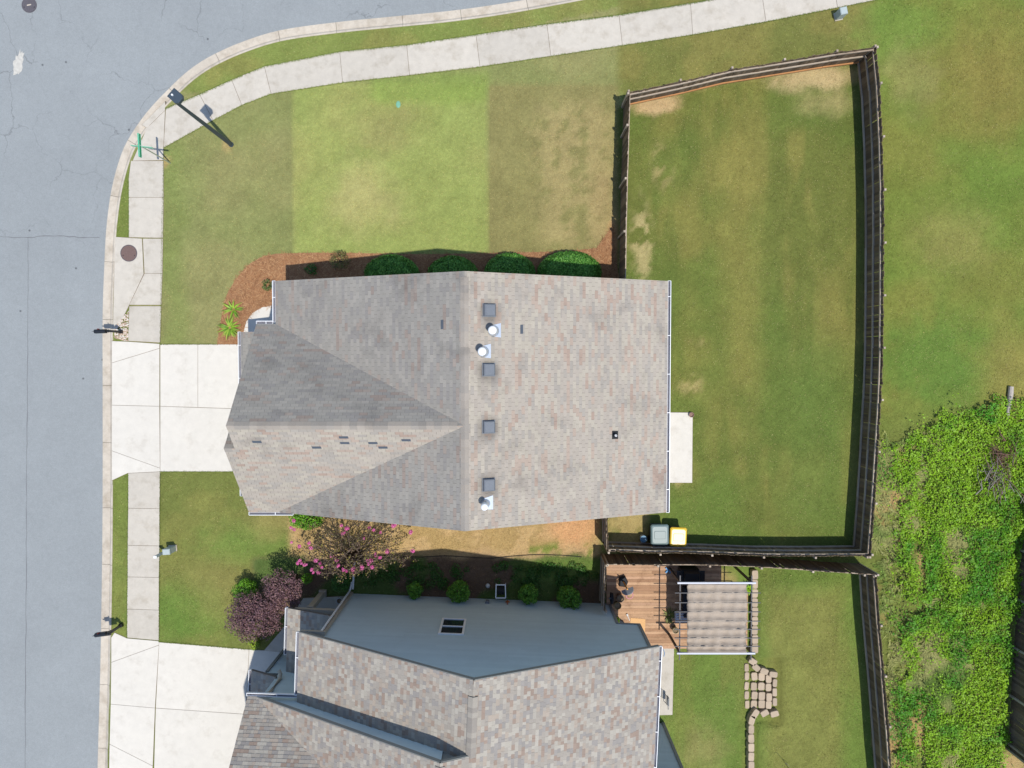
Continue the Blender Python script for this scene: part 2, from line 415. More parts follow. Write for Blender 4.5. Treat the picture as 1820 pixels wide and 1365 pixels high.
# back yard
by = rect(1098, 1540, 150, 985, 6, U, Vv) * (Vv > 190 - (U - 1110) * 0.2)
paint(by, (107, 118, 52))
paint(by * sstep(0.42, 0.68, n3), (130, 130, 62), 0.85); paint(by * sstep(0.55, 0.75, n1), (96, 118, 48), 0.8)
paint(by * rect(1290, 1350, 250, 700, 30), (140, 136, 66), 0.6); paint(by * rect(1400, 1520, 600, 950, 40), (98, 124, 52), 0.7)
paint(by * rect(1190, 1320, 860, 960, 30), (98, 124, 50), 0.8)
paint(blob(1165, 186, 46, 15, .4), (194, 168, 124), 0.95); paint(blob(1445, 140, 80, 22, .5), (190, 172, 126), 0.95); paint(blob(1470, 185, 45, 25, .8), (166, 156, 104), 0.7)
n5 = fbm(X, Y, 0.45, 57)
paint(blob(1135, 430, 22, 60, .6) * sstep(0.46, 0.6, n5), (186, 172, 122), 0.75)
for q in ((1232, 612, 12, 10), (1222, 690, 20, 14), (1240, 705, 10, 8), (1215, 850, 10, 8), (1182, 300, 16, 40)):
    paint(blob(*q, 0.6) * sstep(0.42, 0.6, n5), (176, 160, 108), 0.6)
# front lawn, south part
fs = rect(280, 560, 836, 1160, 4, U, Vv); paint(fs, (114, 126, 60))
paint(fs * sstep(0.5, 0.7, n2), (128, 132, 66), 0.7); paint(blob(450, 970, 90, 40, .7), (104, 138, 56), 0.7); paint(blob(330, 1090, 80, 50, .7), (98, 136, 50), 0.8)
paint(blob(390, 1050, 60, 50, .7), (142, 136, 76), 0.5); paint(blob(500, 930, 60, 30, .7), (150, 140, 82), 0.7)
# dry side yard, planting bed in the neighbour's shade
dry = rect(515, 1066, 900, 1000, 8, U, Vw); paint(dry, (196, 168, 118))
paint(dry * sstep(0.42, 0.62, n4), (166, 142, 90), 0.8); paint(blob(1020, 945, 45, 34), (212, 164, 116), 0.95); paint(blob(880, 1000, 200, 14, .8), (186, 158, 118), 0.8)
paint(rect(920, 1062, 975, 1005, 6) * sstep(0.5, 0.62, n4), (120, 140, 56), 0.9)
bed = rect(450, 1072, 998, 1100, 7, U, Vw); paint(bed, (112, 92, 76))
paint(bed * sstep(0.48, 0.6, n2), (84, 112, 52), 0.95); paint(rect(930, 1066, 1000, 1040, 8), (104, 132, 56), 0.8)
paint(rect(1078, 1152, 905, 968, 5, U, Vv) * sstep(0.3, 0.55, n4), (172, 154, 100), 0.85)
# neighbour's back lawn and the rough strip
nb = rect(1070, 1560, 1003, 1500, 6, U, Vv); paint(nb, (106, 132, 54))
paint(nb * rect(1360, 1500, 1050, 1500, 25), (132, 132, 66), 0.75); paint(nb * sstep(0.5, 0.7, n3), (120, 128, 60), 0.6)
paint(blob(1250, 1330, 40, 35, .7), (146, 142, 86), 0.6); paint(blob(1270, 1040, 30, 20, .6), (176, 150, 104), 0.8)
rough = ((U > 1552) & (Vv > 690)).astype(float); paint(rough * sstep(700, 790, Vw), (110, 124, 54), 0.9)
paint(rough * sstep(0.55, 0.66, n2) * sstep(780, 840, Vv) * (U < 1640), (186, 152, 100), 0.8)
paint(blob(1800, 1360, 40, 25), (182, 156, 104), 0.9)
for q in ((412, 262, 8, 10), (297, 292, 10, 8)): paint(blob(*q, 0.5), (176, 158, 104), 0.85)
lum_ = col.mean(-1, keepdims=True); col = (col * 0.86 + lum_ * 0.14) * np.array((1.24, 1.17, 1.04))
col *= (0.86 + 0.28 * n4)[..., None] * (0.94 + 0.12 * rng.random(X.shape))[..., None]
# the neighbour's upper lawn stands a step above the rest
usw = np.where((Vv > 1168) & (Vv < 1284), 1386.0, 1344.0)
Z = 0.24 * sstep(usw - 4, usw + 4, U) * (1 - sstep(1440, 1520, U)) * sstep(1010, 1040, Vv) + 0.012 * (fbm(X, Y, 1.5, 91) - 0.5)
keep_v = ~pip(X, Y, lawn_cut)
nx, ny = X.shape
idx = np.arange(nx * ny).reshape(nx, ny)
ok = keep_v[:-1, :-1] & keep_v[1:, :-1] & keep_v[1:, 1:] & keep_v[:-1, 1:]
F4 = np.stack([idx[:-1, :-1], idx[1:, :-1], idx[1:, 1:], idx[:-1, 1:]], -1)[ok]
used = np.zeros(nx * ny, bool); used[F4.ravel()] = True
remap = np.cumsum(used) - 1
me = bpy.data.meshes.new('lawn')
P = np.stack([X, Y, Z], -1).reshape(-1, 3)[used]
me.vertices.add(len(P)); me.vertices.foreach_set('co', P.astype(np.float32).ravel())
L = remap[F4].astype(np.int32)
me.loops.add(L.size); me.loops.foreach_set('vertex_index', L.ravel())
me.polygons.add(len(L)); me.polygons.foreach_set('loop_start', np.arange(0, L.size, 4, dtype=np.int32)); me.polygons.foreach_set('loop_total', np.full(len(L), 4, np.int32))
a = me.color_attributes.new('tint', 'FLOAT_COLOR', 'POINT'); arr = np.ones((len(P), 4), np.float32); arr[:, :3] = col.reshape(-1, 3)[used]; a.data.foreach_set('color', arr.ravel())
me.materials.append(M['lawn']); me.update(); me.polygons.foreach_set('use_smooth', [True] * len(me.polygons))
lawn = tag(link(bpy.data.objects.new('lawn', me)), kind='structure')
def ground_at(x, y):
    i = np.clip(((x - gx[0]) / G).astype(int), 0, nx - 1); j = np.clip(((y - gy[0]) / G).astype(int), 0, ny - 1)
    return Z[i, j], col[i, j]

# turf running right up to the kerb
ev = []; ef = []; et = []
for i, (p, n) in enumerate(zip(KL, KN)):
    for o in (0.55, 0.72, 0.98):
        q = p + n * (o + (rnd.uniform(-0.012, 0.012) if o == 0.55 else 0))
        z, c = ground_at(np.array([q.x]), np.array([q.y])); ev.append((q.x, q.y, 0.004 if o < 0.9 else -0.012)); et.append(c[0])
    if i:
        for k in (0, 1): b = 3 * (i - 1) + k; ef.append((b, b + 1, b + 4, b + 3))
link(bpy.data.objects.new('turf_edge', raw_mesh('turf_edge', ev, ef, M['lawn'], et, True)), lawn)

# kerb and gutter, cast in pieces
kerb = thing('kerb', (KL[0].x, KL[0].y, 0), None, None); del_keys = None
tag(kerb, kind='structure')
PROF = [(0.0, ZS - 0.05), (0.0, ZS + 0.012), (0.36, ZS + 0.0), (0.41, ZS + 0.03), (0.46, -0.015), (0.50, 0.016), (0.565, 0.02), (0.575, 0.0), (0.575, -0.15)]
def kerb_piece(i0, i1):
    v = []; f = []; n = len(PROF)
    for k, i in enumerate(range(i0, i1 + 1)):
        p, nn = KL[i], KN[i]
        if i in (i0, i1):   # open joint
            d = (KL[min(i + 1, len(KL) - 1)] - KL[max(i - 1, 0)]).normalized(); p = p + d * (0.008 if i == i0 else -0.008)
        _, py = to_px(p.x, p.y); low = 1.0
        if 600 < py < 860 or py > 1128: low = 0.12      # dropped kerb at the driveways
        for o, z in PROF:
            zz = z if z <= ZS + 0.013 else ZS + 0.012 + (z - ZS - 0.012) * (low if o < 0.57 else 1)
            if low < 1 and o > 0.36 and z > ZS + 0.013: zz = ZS + 0.0 + (o - 0.36) / 0.215 * 0.14
            v.append((p.x + nn.x * o, p.y + nn.y * o, zz))
        if k:
            for j in range(n - 1):
                b = (k - 1) * n; f.append((b + j, b + j + 1, b + n + j + 1, b + n + j))
    e = (i1 - i0) * n
    f += [tuple(range(n - 1, -1, -1)), tuple(e + j for j in range(n))]
    MB().add(v, f).build('kerb_stone', M['kerb'], kerb)
i = 0
while i < len(KL) - 1:
    j = min(len(KL) - 1, i + (8 if i % 3 else 7)); kerb_piece(i, j); i = j

# pavement slabs
EXC = []
def slabs(name, polys, mat, zt=0.03, part='concrete_slab'):
    EXC.extend(ats(p) for p in polys)
    root = thing(name, (*at(*polys[0][0]), 0), None, None); tag(root, kind='structure')
    base = MB()
    for p in polys:
        w = ats(p)
        MB().prism(inset(ccw(w), 0.007), -0.08, zt + rnd.uniform(-0.003, 0.003), 0.008).build(part, mat, root)
        base.prism(inset(ccw(w), -0.004), -0.06, zt - 0.018 + rnd.uniform(-0.002, 0.002))
    base.build('joint_bed', M['joint'], root)
    return root
def ccw(p):
    a = sum(p[i][0] * p[(i + 1) % len(p)][1] - p[(i + 1) % len(p)][0] * p[i][1] for i in range(len(p)))
    return p if a > 0 else p[::-1]
swj = [((295, 193), (291, 263)), ((355, 168), (379, 214)), ((412, 142), (430, 187)), ((470, 118), (482, 167)), ((604, 92), (609, 147)), ((723, 80), (728, 134)), ((846, 62), (853, 119)), ((972, 43), (979, 100)), ((1100, 27), (1106, 81)), ((1227, 6), (1231, 62)), ((1353, -16), (1361, 39)), ((1480, -40), (1488, 14)), ((1606, -66), (1616, -12)), ((1730, -95), (1740, -42))]
SW = []
for (a0, b0), (a1, b1) in zip(swj[:-1], swj[1:]):
    SW.append([a0, a1, b1, b0])
SW += [[(261, 228), (294, 196), (291, 264), (291, 285), (236, 286)], [(294, 180), (294, 196), (261, 228), (252, 222)]]
SW += [[(233, 286), (291, 286), (291, 351), (229, 351), (229, 318)], [(229, 351), (291, 351), (290, 423), (229, 422)],
       [(254, 424), (290, 424), (289, 486), (257, 486)], [(257, 486), (289, 486), (287, 542), (230, 542)], [(230, 544), (287, 544), (285, 609), (228, 606)]]
slabs('sidewalk', SW, M['concrete'])
slabs('sidewalk', [[(228, 841), (285, 838), (284, 904), (228, 903)], [(228, 903), (284, 904), (284, 970), (227, 969)], [(227, 969), (284, 970), (283, 1026), (227, 1025)], [(227, 1025), (283, 1026), (283, 1084), (226, 1082)], [(226, 1082), (283, 1084), (283, 1138), (226, 1133)]], M['concrete'])
slabs('storm_drain_slab', [[(205, 421), (253, 424), (256, 487), (229, 545), (209, 585), (201, 590)]], M['concrete'], 0.036)
slabs('driveway', [[(199, 606), (228, 607), (284, 611), (284, 619), (199, 645)], [(199, 645), (284, 619), (284, 722), (199, 720)], [(199, 720), (284, 722), (285, 832), (199, 801)], [(199, 801), (285, 832), (285, 838), (227, 841), (199, 854)],
       [(285, 612), (352, 612), (352, 724), (285, 722)], [(352, 612), (500, 612), (500, 729), (352, 724)], [(285, 722), (500, 729), (500, 838), (285, 838)]], M['drive'])
slabs('driveway', [[(198, 1133), (204, 1124), (226, 1134), (283, 1139), (283, 1146), (198, 1177)], [(198, 1177), (283, 1146), (276, 1258), (197, 1251)], [(197, 1251), (276, 1258), (272, 1361), (195, 1322)], [(195, 1322), (272, 1361), (270, 1376), (194, 1378)],
       [(283, 1141), (443, 1154), (437, 1269), (277, 1258)], [(277, 1258), (437, 1269), (432, 1480), (271, 1480)], [(443, 1154), (512, 1158), (512, 1235), (439, 1235)], [(439, 1235), (512, 1235), (520, 1480), (432, 1480)]], M['drive'])
slabs('front_walk', [[(562, 542), (488, 542), (466, 546), (449, 556), (438, 571), (433, 590), (432, 611), (562, 611)]], M['drive'])
slabs('patio', [[(1118, 732), (1231, 733), (1230, 858), (1118, 858)]], M['drive'], 0.05)
slabs('patio', [[(1120, 1148), (1198, 1146), (1195, 1270), (1120, 1272)]], M['concrete'], 0.05)
slabs('porch_slab', [[(540, 1062), (632, 1058), (632, 1155), (518, 1160), (470, 1155), (500, 1120)]], M['concrete'], 0.09)

# mulch bed of pine straw
bedp = [(386, 612), (391, 580), (397, 545), (405, 520), (420, 495), (440, 472), (462, 458), (490, 451), (560, 449), (640, 450), (750, 452), (870, 450), (1000, 447), (1060, 441), (1088, 402), (1096, 470), (1106, 520), (1106, 560), (500, 560), (470, 545), (450, 556), (437, 574), (432, 612)]
bw = ats(bedp)
tag(MB().prism(bw, -0.05, 0.022).build('mulch_bed', M['mulch']), kind='structure')

# ================================================================ ROOFING AND SIDING
def clip(poly, edges):
    """convex clip of 2-D poly by half planes (px, py, nx, ny): keep (p-o).n >= 0"""
    for ox, oy, nx_, ny_ in edges:
        out = []
        for i in range(len(poly)):
            a, b = poly[i - 1], poly[i]
            da = (a[0] - ox) * nx_ + (a[1] - oy) * ny_; db = (b[0] - ox) * nx_ + (b[1] - oy) * ny_
            if (da >= 0) != (db >= 0):
                t = da / (da - db); out.append((a[0] + (b[0] - a[0]) * t, a[1] + (b[1] - a[1]) * t))
            if db >= 0: out.append(b)
        poly = out
        if len(poly) < 3: return []
    return poly
def half_planes(poly):
    poly = ccw(poly); r = []
    for i in range(len(poly)):
        a, b = poly[i], poly[(i + 1) % len(poly)]; r.append((a[0], a[1], -(b[1] - a[1]), b[0] - a[0]))
    return r
def area2(p): return abs(sum(p[i][0] * p[(i + 1) % len(p)][1] - p[(i + 1) % len(p)][0] * p[i][1] for i in range(len(p)))) / 2
class Plane:
    """sloping surface: o a point on its low edge, h the horizontal uphill direction, pitch rise/run"""
    def __init__(s, o, h, pitch):
        s.o = Vector(o); h = Vector((h[0], h[1], 0)).normalized(); s.h = h; s.p = pitch
        if pitch is None: s.w = Vector((0, 0, 1)); s.n = h
        else: s.w = Vector((h.x, h.y, pitch)).normalized(); s.n = Vector((-h.x * pitch, -h.y * pitch, 1)).normalized()
        s.u = s.w.cross(s.n)
    def z(s, x, y): return s.o.z + ((x - s.o.x) * s.h.x + (y - s.o.y) * s.h.y) * s.p
    def ab(s, p):
        d = Vector(p) - s.o; return (d.dot(s.u), d.dot(s.w))
    def pt(s, a, b, n=0.0): return s.o + s.u * a + s.w * b + s.n * n
    def mtx(s, a, b, n=0.0):
        m = Matrix((s.u, s.w, s.n)).transposed().to_4x4(); m.translation = s.pt(a, b, n); return m
def courses(pl, polys3, e, widths, tints, lo, hi, gap, seed, jit=0.0, offs=None, liftj=0.0, rep=0.2):
    """lay overlapping pieces in courses over a plane; returns (polygon ab, tint index, base a, base b, full?)"""
    r = random.Random(seed); out = []
    P2 = [[pl.ab(p) for p in q] for q in polys3]
    A0 = min(p[0] for q in P2 for p in q) - 0.5; A1 = max(p[0] for q in P2 for p in q) + 0.5
    B0 = min(p[1] for q in P2 for p in q); B1 = max(p[1] for q in P2 for p in q)
    HP = [half_planes(q) for q in P2]
    k = 0; b = B0
    while b < B1:
        a = A0 - ((k % 2) * widths[0] * 0.5 if offs is None else r.random() * offs) - r.uniform(0, jit)
        prev = None
        while a < A1:
            w = widths[0] if len(widths) == 1 else r.uniform(*widths)
            q = [(a + gap / 2, b), (a + w - gap / 2, b), (a + w - gap / 2, b + e), (a + gap / 2, b + e)]
            ti = r.choices(range(len(tints)), [t[1] for t in tints])[0]
            if prev is not None and r.random() < rep: ti = prev
            prev = ti; lf = r.uniform(0, liftj)
            for hp in HP:
                c = clip(q, hp)
                if len(c) >= 3 and area2(c) > 0.0008:
                    full = abs(area2(c) - (w - gap) * e) < 1e-5
                    out.append((c, ti, a, b, full, lf))
            a += w
        b += e; k += 1
    return out
def lay(mb, pl, pieces, e, lo, hi, tints, var=0.07, seed=1):
    r = random.Random(seed)
    for c, ti, a, b, full, lf in pieces:
        n = len(c); vs = []
        for x, y in c: vs.append(pl.pt(x, y, lo + (hi - lo) * (y - b) / e + lf))
        for x, y in c: vs.append(pl.pt(x, y, -0.004))
        fs = [tuple(range(n))] + [(i, i + n, (i + 1) % n + n, (i + 1) % n) for i in range(n)]
        mb.add(vs, fs, vary(tints[ti][0], var, r))
def z_poly(pl, pts): return [(x, y, pl.z(x, y)) for x, y in pts]
def roof_slab(mb, pl, pts, th=0.16):
    pts = ccw(pts); n = len(pts)
    vs = [(x, y, pl.z(x, y) - 0.003) for x, y in pts] + [(x, y, pl.z(x, y) - th) for x, y in pts]
    mb.add(vs, [tuple(range(n)), tuple(range(2 * n - 1, n - 1, -1))] + [(i, i + n, (i + 1) % n + n, (i + 1) % n) for i in range(n)])
def single_pieces(pl, pieces, count, e, w, gap, lo, hi, tints, mat, parent, name='shingle'):
    """the largest whole pieces as objects of their own sharing meshes; returns the rest"""
    meshes = []
    for t in tints:
        for v in (0.94, 1.0, 1.06):
            vs = [(gap / 2, 0, lo), (w - gap / 2, 0, lo), (w - gap / 2, e, hi), (gap / 2, e, hi)] + [(gap / 2, 0, -.004), (w - gap / 2, 0, -.004), (w - gap / 2, e, -.004), (gap / 2, e, -.004)]
            meshes.append(raw_mesh(name, vs, [(0, 1, 2, 3)] + [(i, i + 4, (i + 1) % 4 + 4, (i + 1) % 4) for i in range(4)], mat, [tuple(x * v for x in t[0])] * 8))
    whole = sorted([p for p in pieces if p[4]], key=lambda p: -p[3])[:count]
    ids = set(id(p) for p in whole)
    for p in whole:
        o = bpy.data.objects.new(name, meshes[p[1] * 3 + rnd.randrange(3)])
        link(o, parent, pl.mtx(p[2], p[3]))
    return [p for p in pieces if id(p) not in ids]
def gutter(parent, p0, p1, out, d=0.12, hang=1.4, both=True):
    p0, p1, out = Vector(p0), Vector(p1), Vector((out[0], out[1], 0)).normalized()
    m = MB(); L = (p1 - p0).length
    m.beam(p0 + out * d, p1 + out * d, 0.022, 0.12); m.beam(p0 + out * 0.006, p1 + out * 0.006, 0.014, 0.10)
    m.beam(p0 + out * d * 0.5 + Vector((0, 0, -0.055)), p1 + out * d * 0.5 + Vector((0, 0, -0.055)), d, 0.012)
    dr = (p1 - p0).normalized()
    for e_, s_ in ((p0, -1), (p1, 1)): m.beam(e_ + dr * 0.008 * s_, e_ + dr * 0.008 * s_ + out * d, 0.012, 0.115)
    g = m.build('gutter', M['white'], parent)
    t = MB(); t.beam(p0 + out * d * 0.5 + Vector((0, 0, -0.044)), p1 + out * d * 0.5 + Vector((0, 0, -0.044)), d - 0.03, 0.006); t.build('gutter_trough', M['gutin'], g)
    k = max(1, int(L / hang))
    for i in range(1, k + 1):
        c = p0 + dr * (L * (i - 0.4) / k); MB().beam(c + Vector((0, 0, 0.05)), c + out * (d + 0.01) + Vector((0, 0, 0.05)), 0.025, 0.014).build('gutter_hanger', M['white'], g)
    return g
def caps(parent, p0, p1, w, step, pitch0, pitch1, side0, tints, mat, name='ridge_cap', rise=0.012):
    """ridge cap shingles; side0 horizontal direction of slope 0 (downhill)"""
    p0, p1 = Vector(p0), Vector(p1); d = (p1 - p0); L = d.length; d.normalize(); s0 = Vector((side0[0], side0[1], 0)).normalized()
    n = int(L / step)
    for i in range(n):
        a = p0 + d * (i * step); b = p0 + d * min(L, (i + 1) * step + 0.01)
        vs = []
        for q, h in ((a, rise + 0.014), (b, rise + 0.002)):
            vs += [q + s0 * w / 2 + Vector((0, 0, -pitch0 * w / 2 + h)), q + Vector((0, 0, h + 0.004)), q - s0 * w / 2 + Vector((0, 0, -pitch1 * w / 2 + h))]
        lowv = [Vector(v) - Vector((0, 0, 0.02 + rise)) for v in vs]
        MB().add(vs + lowv, [(0, 1, 4, 3), (1, 2, 5, 4), (0, 6, 7, 1), (1, 7, 8, 2), (3, 4, 10, 9), (4, 5, 11, 10), (0, 3, 9, 6), (2, 8, 11, 5)], vary(rnd.choice(tints)[0], 0.06)).build(name, mat, parent, tint=True)

# ================================================================ THE MAIN HOUSE
TA = [(C(184, 174, 161), 6), (C(190, 181, 165), 4), (C(186, 166, 150), 1.6), (C(173, 166, 156), 3), (C(178, 154, 138), 0.6)]
TAG0 = [(C(162, 158, 150), 6), (C(170, 165, 156), 4), (C(168, 155, 144), 1.4), (C(154, 150, 145), 3), (C(160, 144, 133), 0.6)]   # greyer, darker tints for the west and north slopes
def soften(T, k, f=1.0):
    m = [sum(c[i] * w for c, w in T) / sum(w for c, w in T) for i in range(3)]
    return [(tuple((m[i] + (c[i] - m[i]) * k) * f for i in range(3)), w) for c, w in T]
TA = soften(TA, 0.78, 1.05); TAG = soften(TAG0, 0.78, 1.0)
HX0, HX1, HR, RY0, RY1, ZE, ZR = -9.61, 6.33, -1.72, -6.25, 3.21, 5.5, 8.7
GY, GYN, GYS, GXW, NXW, NY, NZ = -2.39, 1.46, -6.24, -10.40, -10.80, -3.31, 7.935
house = thing('two_storey_house', (-2, -1.5, 0), 'two storey house with brown grey tab shingle roof, four box vents and a cross gable', 'house')
pE = Plane((HX1, RY0, ZE), (-1, 0), (ZR - ZE) / (HX1 - HR)); pW = Plane((HX0, RY0, ZE), (1, 0), (ZR - ZE) / (HR - HX0))
pgN = Plane((GXW, GYN, ZE), (0, -1), (ZR - ZE) / (GYN - GY)); pgS = Plane((GXW, GYS, ZE), (0, 1), (ZR - ZE) / (GY - GYS))
pnN = Plane((NXW, NY + (NZ - ZE) / pgS.p, ZE), (0, -1), pgS.p)
pP = Plane((-12.0, 1.2, 2.98), (1, 0), 0.42)
polyE = [(HX1, RY0), (HX1, RY1), (HR, RY1), (HR, RY0)]
polyWn = [(HR, RY1), (HX0, RY1), (HX0, GYN), (HR, GY)]
polyWs = [(HR, GY), (HX0, GYS), (HR, RY0)]
polygN = [(HR, GY), (GXW, GY), (GXW, GYN), (HX0, GYN)]
polygS = [(HR, GY), (HX0, GYS), (GXW, GYS), (GXW, GY)]
polygS2 = [(GXW, NY), (GXW, GYS), (NXW, GYS), (NXW, NY)]
polynN = [(-9.9, NY), (NXW, NY), (NXW, -0.38), (-9.9, -0.38)]
polyP = [(-12.0, 1.24), (-12.0, -6.05), (-10.05, -6.05), (-10.05, 1.24)]
roof_mb = MB()
SL = [(pE, [polyE]), (pW, [polyWn, polyWs]), (pgN, [polygN]), (pgS, [polygS, polygS2]), (pnN, [polynN]), (pP, [polyP])]
for pl, ps in SL:
    for p in ps: roof_slab(roof_mb, pl, p)
roof = roof_mb.build('roof', M['deckroof'], house)
rest = MB(); E_, W_, GP = 0.134, 0.305, 0.009
for k, (pl, ps) in enumerate(SL):
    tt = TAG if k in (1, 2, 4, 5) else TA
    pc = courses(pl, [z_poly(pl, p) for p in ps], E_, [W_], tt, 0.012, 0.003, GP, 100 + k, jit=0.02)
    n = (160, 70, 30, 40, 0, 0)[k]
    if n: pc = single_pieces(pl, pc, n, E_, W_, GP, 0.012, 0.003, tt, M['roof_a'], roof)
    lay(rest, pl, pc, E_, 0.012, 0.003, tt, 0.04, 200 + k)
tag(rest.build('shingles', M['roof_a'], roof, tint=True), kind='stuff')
TAR = [(C(172, 164, 154), 1), (C(180, 170, 158), 1)]
caps(roof, (HR, RY0, ZR), (HR, RY1, ZR), 0.30, 0.28, pE.p, pW.p, (1, 0), TAR, M['roof_a'])
caps(roof, (GXW, GY, ZR), (HR - 0.2, GY, ZR), 0.30, 0.28, pgN.p, pgS.p, (0, 1), TAR, M['roof_a'])
caps(roof, (NXW, NY, NZ), (GXW - 0.02, NY, NZ), 0.30, 0.28, pgN.p, pgS.p, (0, 1), TAR, M['roof_a'])
# fascia and rake boards
for a, b in (((HX0, RY1), (HR, RY1)), ((HR, RY1), (HX1, RY1)), ((HX0, RY0), (HR, RY0)), ((HR, RY0), (HX1, RY0))):
    pl = pE if max(a[0], b[0]) > 0 else pW; s_ = -0.03 if a[1] > 0 else 0.03
    MB().beam((a[0], a[1] + s_, pl.z(*a) - 0.25), (b[0], b[1] + s_, pl.z(*b) - 0.25), 0.025, 0.17).build('rake_board', M['white'], house)
# gutters
gutter(house, (HX1 + 0.004, RY0, ZE - 0.06), (HX1 + 0.004, RY1, ZE - 0.06), (1, 0)); gutter(house, (HX0 - 0.004, GYN + 0.1, ZE - 0.06), (HX0 - 0.004, RY1, ZE - 0.06), (-1, 0))
gutter(house, (GXW, GYN + 0.004, ZE - 0.06), (HX0 - 0.14, GYN + 0.004, ZE - 0.06), (0, 1)); gutter(house, (NXW, GYS - 0.004, ZE - 0.06), (-9.0, GYS - 0.004, ZE - 0.06), (0, -1))
gutter(house, (-12.004, -6.05, 2.92), (-12.004, 1.24, 2.92), (-1, 0))
# walls (mostly under the eaves), doors and windows
SD = [(C(120, 142, 150), 1)]
def wall_boards(root, segs, seed, tints, mat, name='siding'):
    mb = MB()
    for k, (o, h, poly) in enumerate(segs):
        pl = Plane(o, h, None); pc = courses(pl, [[tuple(pl.pt(a, b)) for a, b in poly]], 0.18, [2.4, 4.2], tints, 0.02, 0.004, 0.003, seed + k, offs=2.0)
        lay(mb, pl, pc, 0.18, 0.02, 0.004, tints, 0.02, seed + 50 + k)
    return tag(mb.build(name, mat, root, tint=True), kind='stuff')
body = MB()
body.box((-1.5, -1.52, 2.75), (15.0, 8.86, 5.5)); body.prism([(-9.8, -5.85), (-9.0, -5.85), (-9.0, 1.1), (-9.8, 1.1)], 0, 5.5); body.prism([(-11.55, -5.8), (-9.8, -5.8), (-9.8, 0.95), (-11.55, 0.95)], 0, 2.95)
body.add([(-9.8, -5.85, 5.5), (-9.8, 1.1, 5.5), (-9.8, GY, 8.38), (-4, -5.85, 5.5), (-4, 1.1, 5.5), (-4, GY, 8.38)], [(0, 1, 2), (3, 5, 4), (0, 2, 5, 3), (1, 4, 5, 2)])
for yy, s_ in ((-5.95, -1), (2.91, 1)):
    body.add([(-9.0, yy, 5.5), (6.0, yy, 5.5), (HR, yy, 8.45), (-9.0, yy - s_ * .3, 5.5), (6.0, yy - s_ * .3, 5.5), (HR, yy - s_ * .3, 8.45)], [(0, 1, 2), (3, 5, 4), (0, 2, 5, 3), (1, 4, 5, 2)])
body.build('wall', M['beige'], house)
gd = MB().box((-11.57, -2.9, 1.1), (0.05, 4.9, 2.2)).build('garage_door', M['white'], house)
for r_ in range(4):
    for c_ in range(4): MB().box((-11.6, -4.73 + c_ * 1.22, 0.29 + r_ * 0.54), (0.02, 1.05, 0.4)).build('door_panel', M['white'], gd)
fd = MB().box((-9.03, 2.2, 1.1), (0.06, 0.95, 2.1)).build('front_door', plain('door_paint', (70, 76, 84)), house)
MB().lathe([(0.02, 0), (0.035, 0.02), (0.02, 0.05)], (-9.1, 1.85, 1.0), 8).build('handle', M['galv'], fd)
for y_ in (-4.2, -1.2, 1.6):
    w_ = MB().box((6.02, y_, 4.2), (0.06, 1.1, 1.4)).build('window', M['white'], house); MB().box((6.055, y_, 4.2), (0.012, 0.9, 1.2)).build('pane', M['glass'], w_)
# roof fittings
def vent_soot(points):
    nt = M['roof_a'].node_tree; n = nt.nodes; l = nt.links; b = n['Principled BSDF']; cur = b.inputs['Base Color'].links[0].from_socket
    geo = n.new('ShaderNodeNewGeometry'); nz = n.new('ShaderNodeTexNoise'); nz.inputs['Scale'].default_value = 2.2; l.new(geo.outputs['Position'], nz.inputs['Vector'])
    best = None
    for p in points:
        d = n.new('ShaderNodeVectorMath'); d.operation = 'DISTANCE'; l.new(geo.outputs['Position'], d.inputs[0]); d.inputs[1].default_value = p
        if best is None: best = d.outputs['Value']
        else:
            m = n.new('ShaderNodeMath'); m.operation = 'MINIMUM'; l.new(best, m.inputs[0]); l.new(d.outputs['Value'], m.inputs[1]); best = m.outputs[0]
    ad = n.new('ShaderNodeMath'); ad.operation = 'MULTIPLY_ADD'; ad.inputs[1].default_value = 0.5; l.new(nz.outputs[0], ad.inputs[0]); l.new(best, ad.inputs[2])
    r = n.new('ShaderNodeMapRange'); r.inputs[1].default_value = 0.45; r.inputs[2].default_value = 0.85; r.inputs[3].default_value = 0.75; r.inputs[4].default_value = 0.0; l.new(ad.outputs[0], r.inputs[0])
    mx = n.new('ShaderNodeMix'); mx.data_type = 'RGBA'; mx.blend_type = 'MULTIPLY'; l.new(r.outputs[0], mx.inputs[0]); l.new(cur, mx.inputs[6]); mx.inputs[7].default_value = (0.42, 0.42, 0.44, 1); l.new(mx.outputs[2], b.inputs['Base Color'])
def on_plane(pl, u, v, h=0.0):
    z = 7.0
    for _ in range(30): p = at(u, v, z + h); z = pl.z(*p)
    return Vector((*p, z))
def frame_on(pl, p):
    m = Matrix((pl.h, Vector((-pl.h.y, pl.h.x, 0)), Vector((0, 0, 1)))).transposed().to_4x4(); m.translation = p
    t = Matrix((pl.w, -pl.u, pl.n)).transposed().to_4x4(); t.translation = p; return t
def tmesh(mb, mtx): mb.v = [tuple(mtx @ Vector(v)) for v in mb.v]; return mb
vent_soot([tuple(on_plane(pE, u, v + 4, 0.1)) for u, v in ((869, 551), (868, 657), (868, 759), (868, 862))])
